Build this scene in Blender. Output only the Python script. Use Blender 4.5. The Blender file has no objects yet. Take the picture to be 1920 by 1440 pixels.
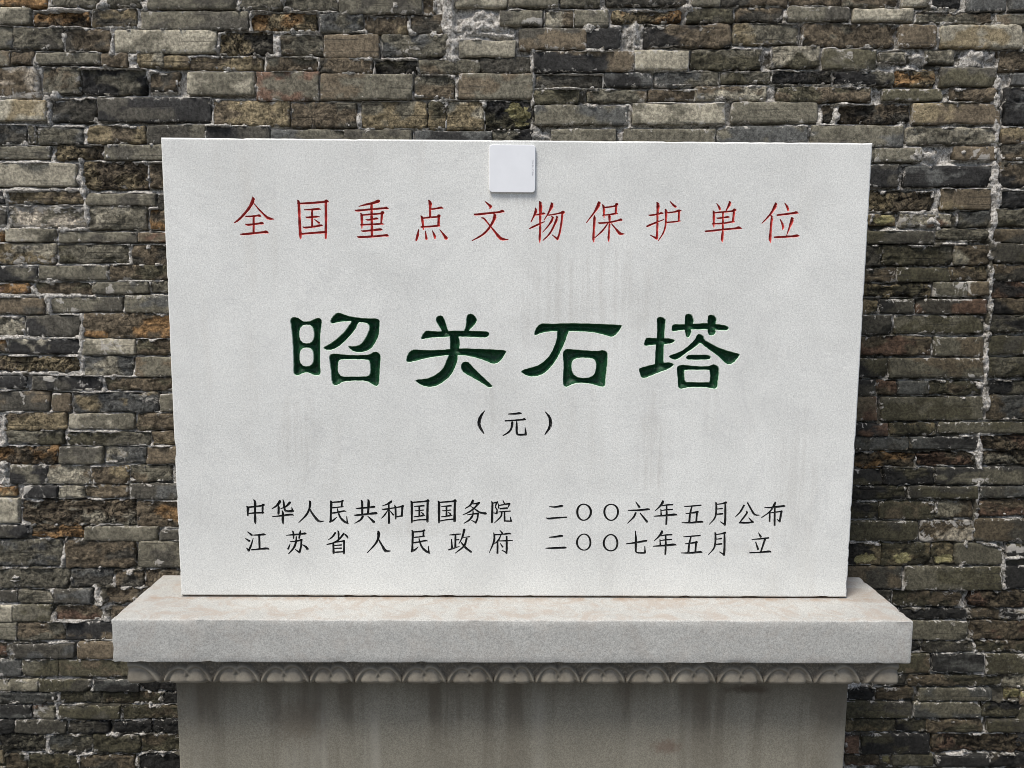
import bpy, math, random
import numpy as np
from mathutils import Matrix, Vector
from mathutils.geometry import delaunay_2d_cdt

random.seed(11)
rng = np.random.default_rng(5)
scene = bpy.context.scene
COL = scene.collection

# ------------------------------------------------------------------ camera
YAW, PITCH, ROLL = -0.00915, 0.12037, 0.00612
CAM = Vector((-0.02168, -1.47707, 1.53289))
FPX = 1536.18                                     # focal length in photo pixels (1920 wide)
def _rows():
    cy_, sy_ = math.cos(YAW), math.sin(YAW)
    cp, sp = math.cos(PITCH), math.sin(PITCH)
    cr, sr = math.cos(ROLL), math.sin(ROLL)
    x = np.array([cy_, sy_, 0.0]); y = np.array([-sy_, cy_, 0.0]); z = np.array([0, 0, 1.0])
    y2 = cp * y - sp * z; z2 = sp * y + cp * z
    return cr * x + sr * z2, y2, -sr * x + cr * z2
RIGHT, FWD, UP = _rows()
cam_data = bpy.data.cameras.new("camera"); cam = bpy.data.objects.new("camera", cam_data); COL.objects.link(cam)
cam_data.sensor_width = 36.0; cam_data.lens = 36.0 * FPX / 1920.0
cam_data.clip_start = 0.02; cam_data.clip_end = 500
M = Matrix.Identity(4)
for i in range(3):
    M[i][0] = RIGHT[i]; M[i][1] = UP[i]; M[i][2] = -FWD[i]; M[i][3] = CAM[i]
cam.matrix_world = M
scene.camera = cam

# ------------------------------------------------------------------ world, sun, exposure
SUN_EL, SUN_AZ = math.radians(62), math.radians(-40)   # azimuth measured from straight behind the camera, minus = left
world = bpy.data.worlds.new("World"); scene.world = world; world.use_nodes = True
wn = world.node_tree.nodes; wl = world.node_tree.links
bg = wn["Background"]; sky = wn.new("ShaderNodeTexSky"); sky.sky_type = 'NISHITA'; sky.sun_disc = False
sky.sun_elevation = SUN_EL; sky.sun_rotation = math.pi + SUN_AZ * -1
sky.air_density = 1.0; sky.dust_density = 3.0; sky.ozone_density = 1.0
bg.inputs["Strength"].default_value = 0.06
wl.new(sky.outputs[0], bg.inputs["Color"])
sun_d = bpy.data.lights.new("sun", 'SUN'); sun_d.energy = 1.5; sun_d.angle = math.radians(19); sun_d.color = (1.0, 0.965, 0.915)
sun = bpy.data.objects.new("sun", sun_d); COL.objects.link(sun)
sd = Vector((math.sin(SUN_AZ) * math.cos(SUN_EL), -math.cos(SUN_AZ) * math.cos(SUN_EL), math.sin(SUN_EL)))  # towards the sun
sun.rotation_euler = sd.to_track_quat('Z', 'Y').to_euler(); sun.location = sd * 10
scene.view_settings.view_transform = 'Standard'; scene.view_settings.look = 'None'
scene.view_settings.exposure = 1.30; scene.view_settings.gamma = 1.0
scene.render.engine = 'CYCLES'; scene.cycles.max_bounces = 6
scene.cycles.pixel_filter_type = 'BLACKMAN_HARRIS'; scene.cycles.filter_width = 0.85

# ------------------------------------------------------------------ helpers
def px_to(u, v, ypl):
    """point where photo pixel (u, v) meets the vertical plane y = ypl"""
    u = np.asarray(u, float); v = np.asarray(v, float)
    d = FWD + ((u - 960) / FPX)[..., None] * RIGHT + (-(v - 720) / FPX)[..., None] * UP
    t = (ypl - CAM[1]) / d[..., 1]
    return CAM[0] + d[..., 0] * t, CAM[2] + d[..., 2] * t

_tab = rng.random((4096,))
def vnoise(x, y, seed=0):
    xi = np.floor(x).astype(np.int64); yi = np.floor(y).astype(np.int64)
    fx = x - xi; fy = y - yi; fx = fx * fx * (3 - 2 * fx); fy = fy * fy * (3 - 2 * fy)
    def h(a, b):
        k = (a * 73856093) ^ (b * 19349663) ^ (seed * 83492791 + 977)
        k = (k ^ (k >> 13)) * 1274126177
        return _tab[(k ^ (k >> 16)) & 4095]
    a = h(xi, yi); b = h(xi + 1, yi); c = h(xi, yi + 1); d = h(xi + 1, yi + 1)
    return (a * (1 - fx) + b * fx) * (1 - fy) + (c * (1 - fx) + d * fx) * fy
def fbm(x, y, seed=0, oct=4, gain=0.5):
    s = 0; a = 1; t = 0
    for o in range(oct):
        s = s + a * vnoise(x * 2 ** o + 17.3 * o, y * 2 ** o - 9.1 * o, seed + o); t += a; a *= gain
    return s / t

def mesh_obj(name, verts, faces, mat, parent=None, smooth=True, attrs=None):
    me = bpy.data.meshes.new(name)
    verts = np.asarray(verts, np.float32)
    if isinstance(faces, np.ndarray):
        n, k = faces.shape
        me.vertices.add(len(verts)); me.vertices.foreach_set("co", verts.ravel())
        me.loops.add(n * k); me.loops.foreach_set("vertex_index", faces.astype(np.int32).ravel())
        me.polygons.add(n); me.polygons.foreach_set("loop_start", np.arange(0, n * k, k, dtype=np.int32))
        me.update(calc_edges=True)
    else:
        me.from_pydata([tuple(map(float, v)) for v in verts], [], [tuple(int(i) for i in f) for f in faces])
    me.validate()
    if smooth:
        me.polygons.foreach_set("use_smooth", np.ones(len(me.polygons), bool))
    for k, (typ, arr) in (attrs or {}).items():
        at = me.attributes.new(k, typ, 'POINT')
        arr = np.asarray(arr, np.float32)
        at.data.foreach_set("color" if typ == 'FLOAT_COLOR' else "value", arr.ravel())
    me.materials.append(mat)
    o = bpy.data.objects.new(name, me); COL.objects.link(o)
    if parent is not None: o.parent = parent
    return o
def empty(name, loc, label, cat, group=None):
    o = bpy.data.objects.new(name, None); COL.objects.link(o); o.location = loc
    o['label'] = label; o['category'] = cat
    if group: o['group'] = group
    o.empty_display_size = 0.1
    return o

# ------------------------------------------------------------------ materials
class NT:
    def __init__(s, name):
        s.m = bpy.data.materials.new(name); s.m.use_nodes = True
        s.n = s.m.node_tree.nodes; s.l = s.m.node_tree.links
        s.b = s.n["Principled BSDF"]; s.pos = s.n.new("ShaderNodeNewGeometry").outputs["Position"]
    def link(s, a, b): s.l.new(a, b)
    def _in(s, sock, v):
        if hasattr(v, "default_value") or hasattr(v, "is_output"): s.l.new(v, sock)
        else: sock.default_value = v
    def noise(s, scale, detail=4, rough=0.6, vec=None, dist=0.0):
        n = s.n.new("ShaderNodeTexNoise"); n.inputs["Scale"].default_value = scale; n.inputs["Detail"].default_value = detail
        n.inputs["Roughness"].default_value = rough; n.inputs["Distortion"].default_value = dist
        s.l.new(vec if vec is not None else s.pos, n.inputs["Vector"]); return n.outputs["Fac"]
    def scaled(s, v3, off=(0, 0, 0)):
        n = s.n.new("ShaderNodeMapping"); n.inputs["Scale"].default_value = v3; n.inputs["Location"].default_value = off
        s.l.new(s.pos, n.inputs["Vector"]); return n.outputs["Vector"]
    def ramp(s, fac, lo, hi, a=0.0, b=1.0):
        n = s.n.new("ShaderNodeMapRange"); n.interpolation_type = 'SMOOTHSTEP'
        n.inputs["From Min"].default_value = lo; n.inputs["From Max"].default_value = hi
        n.inputs["To Min"].default_value = a; n.inputs["To Max"].default_value = b
        s.l.new(fac, n.inputs["Value"]); return n.outputs["Result"]
    def math(s, op, a, b=0.0, c=0.0):
        n = s.n.new("ShaderNodeMath"); n.operation = op
        s._in(n.inputs[0], a); s._in(n.inputs[1], b); s._in(n.inputs[2], c); return n.outputs[0]
    def mix(s, fac, a, b, mode='MIX'):
        n = s.n.new("ShaderNodeMix"); n.data_type = 'RGBA'; n.blend_type = mode; n.clamp_factor = True
        s._in(n.inputs[0], fac)
        for sock, v in ((n.inputs[6], a), (n.inputs[7], b)):
            if isinstance(v, tuple): sock.default_value = (*v, 1) if len(v) == 3 else v
            else: s.l.new(v, sock)
        return n.outputs[2]
    def gray(s, fac):
        n = s.n.new("ShaderNodeCombineColor"); 
        for i in range(3): s.l.new(fac, n.inputs[i])
        return n.outputs[0]
    def attr(s, name, out="Fac"):
        n = s.n.new("ShaderNodeAttribute"); n.attribute_name = name; return n.outputs[out]
    def xyz(s):
        n = s.n.new("ShaderNodeSeparateXYZ"); s.l.new(s.pos, n.inputs[0]); return n.outputs
    def bump(s, h, strength, dist, prev=None):
        n = s.n.new("ShaderNodeBump"); n.inputs["Strength"].default_value = strength; n.inputs["Distance"].default_value = dist
        s.l.new(h, n.inputs["Height"])
        if prev is not None: s.l.new(prev, n.inputs["Normal"])
        return n.outputs[0]
    def blob(s, cx, cz, rx, rz, warp=None):
        """soft elliptical spot in the vertical plane, 1 inside, 0 outside, its edge broken by noise"""
        o = s.xyz()
        a = s.math('DIVIDE', s.math('SUBTRACT', o[0], cx), rx); b = s.math('DIVIDE', s.math('SUBTRACT', o[2], cz), rz)
        d = s.math('SQRT', s.math('ADD', s.math('MULTIPLY', a, a), s.math('MULTIPLY', b, b)))
        if warp is not None: d = s.math('ADD', d, s.math('MULTIPLY', s.math('SUBTRACT', warp, 0.5), 1.6))
        return s.ramp(d, 0.25, 1.15, 1.0, 0.0)
    def done(s, color, rough=0.8, normal=None, spec=0.3):
        if isinstance(color, tuple): s.b.inputs["Base Color"].default_value = (*color, 1)
        else: s.l.new(color, s.b.inputs["Base Color"])
        s._in(s.b.inputs["Roughness"], rough); s.b.inputs["Specular IOR Level"].default_value = spec
        if normal is not None: s.l.new(normal, s.b.inputs["Normal"])
        return s.m

def pxz(u, v, y=0.0):
    a, b = px_to(np.array(u), np.array(v), y); return float(a), float(b)

def marble(name, base, grain=0.16, kind='slab'):
    t = NT(name)
    g1 = t.noise(420, 2, 0.8); g2 = t.noise(190, 3, 0.7); g3 = t.noise(9, 5, 0.6, dist=0.6); g4 = t.noise(2.2, 3, 0.5)
    f = t.math('ADD', t.ramp(g1, 0.3, 0.7, 1 - grain * 1.3, 1 + grain * 1.3), t.ramp(g2, 0.3, 0.7, -grain * 0.45, grain * 0.45))
    f = t.math('MULTIPLY', f, t.ramp(g3, 0.3, 0.7, 0.95, 1.04)); f = t.math('MULTIPLY', f, t.ramp(g4, 0.35, 0.65, 0.96, 1.03))
    col = t.mix(1.0, t.gray(f), base, 'MULTIPLY')
    # dark mineral specks
    sp = t.ramp(t.noise(230, 2, 0.5), 0.70, 0.78)
    col = t.mix(t.math('MULTIPLY', sp, 0.35), col, (0.25, 0.24, 0.23))
    if kind == 'slab':
        # rain streaks: stretched vertically, brownish
        st = t.noise(1.0, 4, 0.6, vec=t.scaled((26, 26, 2.2)))
        zone = t.noise(2.6, 2, 0.5)
        m = t.math('MULTIPLY', t.ramp(st, 0.5, 0.72), t.ramp(zone, 0.45, 0.62))
        col = t.mix(t.math('MULTIPLY', m, 0.13), col, (0.47, 0.42, 0.35))
        w = t.noise(30, 3, 0.6); stk = t.ramp(t.noise(1.0, 4, 0.65, vec=t.scaled((75, 75, 4))), 0.38, 0.66)
        for (u, v, ru, rv, a) in ((1110, 560, 190, 120, .18), (1225, 850, 35, 130, .26), (560, 830, 50, 110, .16), (930, 720, 40, 120, .16), (1335, 650, 20, 300, .12),
                                  (960, 370, 70, 22, .28), (1400, 1030, 60, 16, .16), (770, 990, 130, 22, .15), (330, 1108, 14, 10, .7), (1500, 900, 60, 170, .12)):
            cx, cz = pxz(u, v); k = 0.000962
            col = t.mix(t.math('MULTIPLY', t.math('MULTIPLY', t.blob(cx, cz, ru * k, rv * k, w), stk), a * 1.35), col, (0.36, 0.33, 0.29))
        # soft veins
        vn = t.noise(3.5, 6, 0.65, dist=1.5)
        vein = t.ramp(t.math('ABSOLUTE', t.math('SUBTRACT', vn, 0.5)), 0.0, 0.018, 1.0, 0.0)
        col = t.mix(t.math('MULTIPLY', vein, 0.10), col, (0.34, 0.34, 0.35))
    if kind == 'cap':
        d = t.noise(20, 6, 0.75, dist=0.8); o_ = t.xyz(); CAPF_ = -0.10334
        col = t.mix(t.math('MULTIPLY', t.math('MULTIPLY', t.ramp(d, 0.44, 0.62), t.ramp(o_[1], CAPF_ + 0.001, CAPF_ + 0.006, 0.30, 1.0)), 0.62), col, (0.34, 0.285, 0.235))
        o = t.xyz()
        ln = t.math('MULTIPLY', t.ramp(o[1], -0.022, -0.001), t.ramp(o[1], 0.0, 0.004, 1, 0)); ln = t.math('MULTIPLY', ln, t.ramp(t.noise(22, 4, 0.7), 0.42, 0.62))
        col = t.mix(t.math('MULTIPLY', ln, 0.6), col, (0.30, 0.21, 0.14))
        # tablet's shadow painted with a brown stain beside its right foot, on the top face
        a = t.math('MULTIPLY', t.ramp(o[0], 0.62, 0.64), t.ramp(o[0], 0.66, 0.70, 1, 0))
        a = t.math('MULTIPLY', a, t.ramp(t.noise(1, 4, 0.6, vec=t.scaled((18, 70, 10))), 0.3, 0.55))
        a = t.math('MULTIPLY', a, t.ramp(o[1], -0.03, 0.0))
        col = t.mix(t.math('MULTIPLY', a, 0.55), col, (0.30, 0.25, 0.20))
        a = t.math('MULTIPLY', t.ramp(o[0], -0.655, -0.645), t.ramp(o[0], -0.63, -0.625, 1, 0))
        a = t.math('MULTIPLY', a, t.ramp(t.noise(1, 3, 0.6, vec=t.scaled((30, 160, 10))), 0.58, 0.64))
        col = t.mix(t.math('MULTIPLY', a, t.ramp(o[1], 0.06, 0.08)), col, (0.10, 0.09, 0.08))
    if kind == 'shaft':
        st = t.noise(1.0, 4, 0.62, vec=t.scaled((15, 15, 0.9), (3.1, 0, 0)))
        bl = t.noise(6, 5, 0.7)
        m = t.math('MULTIPLY', t.ramp(st, 0.46, 0.58), t.ramp(bl, 0.3, 0.56))
        o = t.xyz()
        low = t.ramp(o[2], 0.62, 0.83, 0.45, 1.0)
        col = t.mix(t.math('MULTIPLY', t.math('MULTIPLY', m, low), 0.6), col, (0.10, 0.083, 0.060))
        pst = t.math('MULTIPLY', t.ramp(t.noise(1.0, 3, 0.6, vec=t.scaled((17, 17, 0.5), (7.7, 0, 0))), 0.56, 0.70), t.ramp(bl, 0.35, 0.6))
        col = t.mix(t.math('MULTIPLY', pst, 0.4), col, (0.36, 0.345, 0.29))
        w = t.noise(60, 4, 0.7)
        cx, cz = pxz(1250, 1400, -0.025); col = t.mix(t.math('MULTIPLY', t.blob(cx, cz, 0.032, 0.018, w), 0.5), col, (0.14, 0.08, 0.055))
        cx, cz = pxz(1400, 1292, -0.025); col = t.mix(t.math('MULTIPLY', t.blob(cx, cz, 0.05, 0.012, w), 0.8), col, (0.05, 0.035, 0.022))
        cx, cz = pxz(560, 1350, -0.025); col = t.mix(t.math('MULTIPLY', t.blob(cx, cz, 0.06, 0.05, w), 0.45), col, (0.12, 0.09, 0.06))
        top_shade_stain = t.math('MULTIPLY', t.ramp(t.math('ADD', o[2], t.math('MULTIPLY', t.math('SUBTRACT', st, 0.5), 0.28)), 0.705, 0.80), 0.55)  # dark top of the shaft: the cap's shade painted in with brown stain
        col = t.mix(top_shade_stain, col, (0.085, 0.068, 0.047))
    nb = t.bump(t.noise(420, 4, 0.75), 0.28, 0.0012)
    nb = t.bump(t.noise(35, 3, 0.6), 0.15, 0.004, nb)
    return t.done(col, 0.72, nb, 0.25)

M_SLAB = marble("white_marble_tablet", (0.675, 0.678, 0.642), 0.12, 'slab')
M_CAP = marble("white_marble_cap", (0.40, 0.397, 0.370), 0.18, 'cap')
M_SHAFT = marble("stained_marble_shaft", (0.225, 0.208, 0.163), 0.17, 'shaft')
def frieze_mat():
    t = NT("carved_stone_frieze")
    n = t.noise(25, 4, 0.6); g = t.noise(500, 2, 0.6)
    col = t.mix(t.ramp(n, 0.35, 0.7), (0.235, 0.213, 0.17), (0.165, 0.146, 0.114))
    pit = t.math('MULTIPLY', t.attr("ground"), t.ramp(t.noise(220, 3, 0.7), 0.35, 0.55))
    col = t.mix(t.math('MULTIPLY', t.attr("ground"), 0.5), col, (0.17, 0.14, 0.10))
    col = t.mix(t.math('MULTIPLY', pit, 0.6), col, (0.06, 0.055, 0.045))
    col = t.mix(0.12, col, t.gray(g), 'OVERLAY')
    return t.done(col, 0.75, t.bump(t.noise(300, 3, 0.7), 0.25, 0.001), 0.25)
M_FRIEZE = frieze_mat()
def paint(name, c, c2, bare, w):
    t = NT(name)
    col = t.mix(t.ramp(t.noise(160, 4, 0.7), 0.4, 0.68), c, c2)
    col = t.mix(t.math('MULTIPLY', t.ramp(t.noise(520, 2, 0.6), 0.62, 0.72), 0.25), col, (0.45, 0.44, 0.42))
    d = t.math('SUBTRACT', t.attr("dist"), t.math('MULTIPLY', t.math('SUBTRACT', t.noise(300, 3, 0.6), 0.5), w * 0.9))
    col = t.mix(t.ramp(d, w * 0.35, w, 1.0, 0.0), col, bare)      # worn to bare stone along the arris
    return t.done(col, 0.55, t.bump(t.noise(300, 3, 0.7), 0.35, 0.001), 0.3)
M_RED = paint("red_paint", (0.50, 0.032, 0.022), (0.34, 0.016, 0.014), (0.66, 0.36, 0.33), 0.0007)
M_GREEN = paint("green_paint", (0.008, 0.062, 0.023), (0.003, 0.024, 0.010), (0.50, 0.62, 0.50), 0.0013)
M_BLACK = paint("black_paint", (0.008, 0.009, 0.008), (0.018, 0.018, 0.016), (0.30, 0.30, 0.29), 0.0003)

def brick_mat():
    t = NT("weathered_brick")
    tint = t.attr("tint", "Color"); e = t.attr("edge"); rg = t.attr("rough")
    n1 = t.noise(38, 6, 0.68); n2 = t.noise(170, 4, 0.7); n3 = t.noise(700, 2, 0.6)
    f = t.math('MULTIPLY', t.ramp(n1, 0.3, 0.7, 0.72, 1.25), t.ramp(n2, 0.3, 0.7, 0.55, 1.45))
    f = t.math('MULTIPLY', f, t.ramp(n3, 0.3, 0.7, 0.8, 1.2))
    col = t.mix(1.0, t.gray(f), tint, 'MULTIPLY')
    # long wire-cut / lamination lines
    ln = t.noise(1.0, 4, 0.6, vec=t.scaled((7, 7, 190)))
    col = t.mix(t.math('MULTIPLY', t.ramp(ln, 0.60, 0.68), 0.45), col, (0.03, 0.028, 0.024))
    cw = t.noise(24, 5, 0.75, dist=1.2)
    crk = t.ramp(t.math('ABSOLUTE', t.math('SUBTRACT', cw, 0.5)), 0.0, 0.022, 1.0, 0.0)
    col = t.mix(t.math('MULTIPLY', crk, t.math('MULTIPLY_ADD', rg, 0.75, 0.12)), col, (0.018, 0.016, 0.013))
    # pits
    pit = t.ramp(t.noise(120, 3, 0.65), 0.63, 0.70)
    col = t.mix(t.math('MULTIPLY', pit, t.math('MULTIPLY_ADD', rg, 0.4, 0.35)), col, (0.02, 0.018, 0.015))
    # pale crumbs of lime left on the face, mostly near its rim
    lim = t.noise(55, 6, 0.75, dist=0.8); big = t.noise(7, 2, 0.5)
    thr = t.math('MULTIPLY_ADD', e, 12.0, 0.545)
    thr = t.math('SUBTRACT', thr, t.math('MULTIPLY', t.math('SUBTRACT', big, 0.45), 0.22))
    thr = t.math('SUBTRACT', thr, t.math('MULTIPLY', t.attr("lime"), 0.12))
    lm = t.ramp(t.math('SUBTRACT', lim, thr), 0.0, 0.05)
    col = t.mix(t.math('MULTIPLY', lm, 0.8), col, t.mix(n2, (0.26, 0.245, 0.21), (0.62, 0.585, 0.53)))
    lc = t.math('MULTIPLY', t.ramp(t.math('ADD', t.attr("lichen"), t.math('MULTIPLY', t.math('SUBTRACT', n2, 0.5), 0.7)), 0.25, 0.5), 0.85)
    col = t.mix(lc, col, t.mix(t.ramp(n3, 0.35, 0.65), (0.20, 0.175, 0.06), (0.44, 0.40, 0.22)))
    h = t.math('ADD', t.math('MULTIPLY', n1, 0.8), t.math('MULTIPLY', n2, 0.55)); h = t.math('ADD', h, t.math('MULTIPLY', t.noise(420, 3, 0.7), 0.25)); h = t.math('ADD', h, t.math('MULTIPLY', lm, 0.35))
    h = t.math('SUBTRACT', h, t.math('MULTIPLY', pit, 0.4)); h = t.math('SUBTRACT', h, t.math('MULTIPLY', crk, 0.35)); h = t.math('SUBTRACT', h, t.math('MULTIPLY', t.ramp(ln, 0.58, 0.7), 0.25))
    nb = t.n.new("ShaderNodeBump"); nb.inputs["Distance"].default_value = 0.009
    t.link(h, nb.inputs["Height"]); t.link(t.math('MULTIPLY_ADD', rg, 0.95, 0.32), nb.inputs["Strength"])
    return t.done(col, 0.88, nb.outputs[0], 0.2)
M_BRICK = brick_mat()
def mortar_mat():
    t = NT("lime_mortar")
    n1 = t.noise(34, 6, 0.7); n2 = t.noise(190, 4, 0.75); n3 = t.noise(9, 3, 0.6)
    lt = t.mix(t.ramp(n2, 0.35, 0.65), (0.26, 0.24, 0.205), (0.80, 0.765, 0.70))
    dk = t.mix(n2, (0.03, 0.028, 0.022), (0.16, 0.145, 0.11))
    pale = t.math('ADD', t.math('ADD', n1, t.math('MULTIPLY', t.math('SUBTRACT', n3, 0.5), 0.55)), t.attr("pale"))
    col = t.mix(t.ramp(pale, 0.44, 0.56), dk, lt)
    col = t.mix(t.math('MULTIPLY', t.ramp(t.noise(240, 3, 0.7), 0.56, 0.64), 0.65), col, (0.03, 0.028, 0.024))
    nb = t.bump(t.math('ADD', t.noise(150, 6, 0.85), t.math('MULTIPLY', t.noise(420, 3, 0.7), 0.5)), 0.9, 0.006)
    return t.done(col, 0.95, nb, 0.1)
M_MORTAR = mortar_mat()
def simple(name, c, rough=0.8, spec=0.3, ns=80, amt=0.2):
    t = NT(name)
    f = t.ramp(t.noise(ns, 4, 0.6), 0.3, 0.7, 1 - amt, 1 + amt)
    return t.done(t.mix(1.0, t.gray(f), c, 'MULTIPLY'), rough, t.bump(t.noise(ns * 3, 3, 0.6), 0.1, 0.001), spec)
M_PLATE = simple("white_acrylic", (0.80, 0.81, 0.82), 0.22, 0.5, 30, 0.02)
M_PRINT = simple("grey_print", (0.42, 0.43, 0.44), 0.5)
M_JOINT = simple("dirty_joint", (0.075, 0.055, 0.04), 0.95, 0.1, 200, 0.6)
M_PAVE = simple("paving_stone", (0.15, 0.145, 0.135), 0.85, 0.2, 6, 0.2)

# ------------------------------------------------------------------ key dimensions (metres)
WALLY = 0.185
SLAB_Z0, SLAB_Z1, SLAB_T = 0.9525, 0.95 + 0.8351, 0.085
CAPX, CAPW, CAPT, CAPF, CAPB, CAPZ = -0.00306, 1.40668, 0.0792, -0.10334, 0.11828, 0.95
SHAFT_F = CAPF + 0.078

# ------------------------------------------------------------------ ground
pv = mesh_obj("pavement", [(-12, -14, 0), (12, -14, 0), (12, 0.5, 0), (-12, 0.5, 0)], [(0, 1, 2, 3)], M_PAVE, smooth=False)  # out of view, added for the light it bounces up
pv['kind'] = 'structure'; pv['label'] = 'unseen grey stone pavement at the foot of the brick wall'

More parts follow.
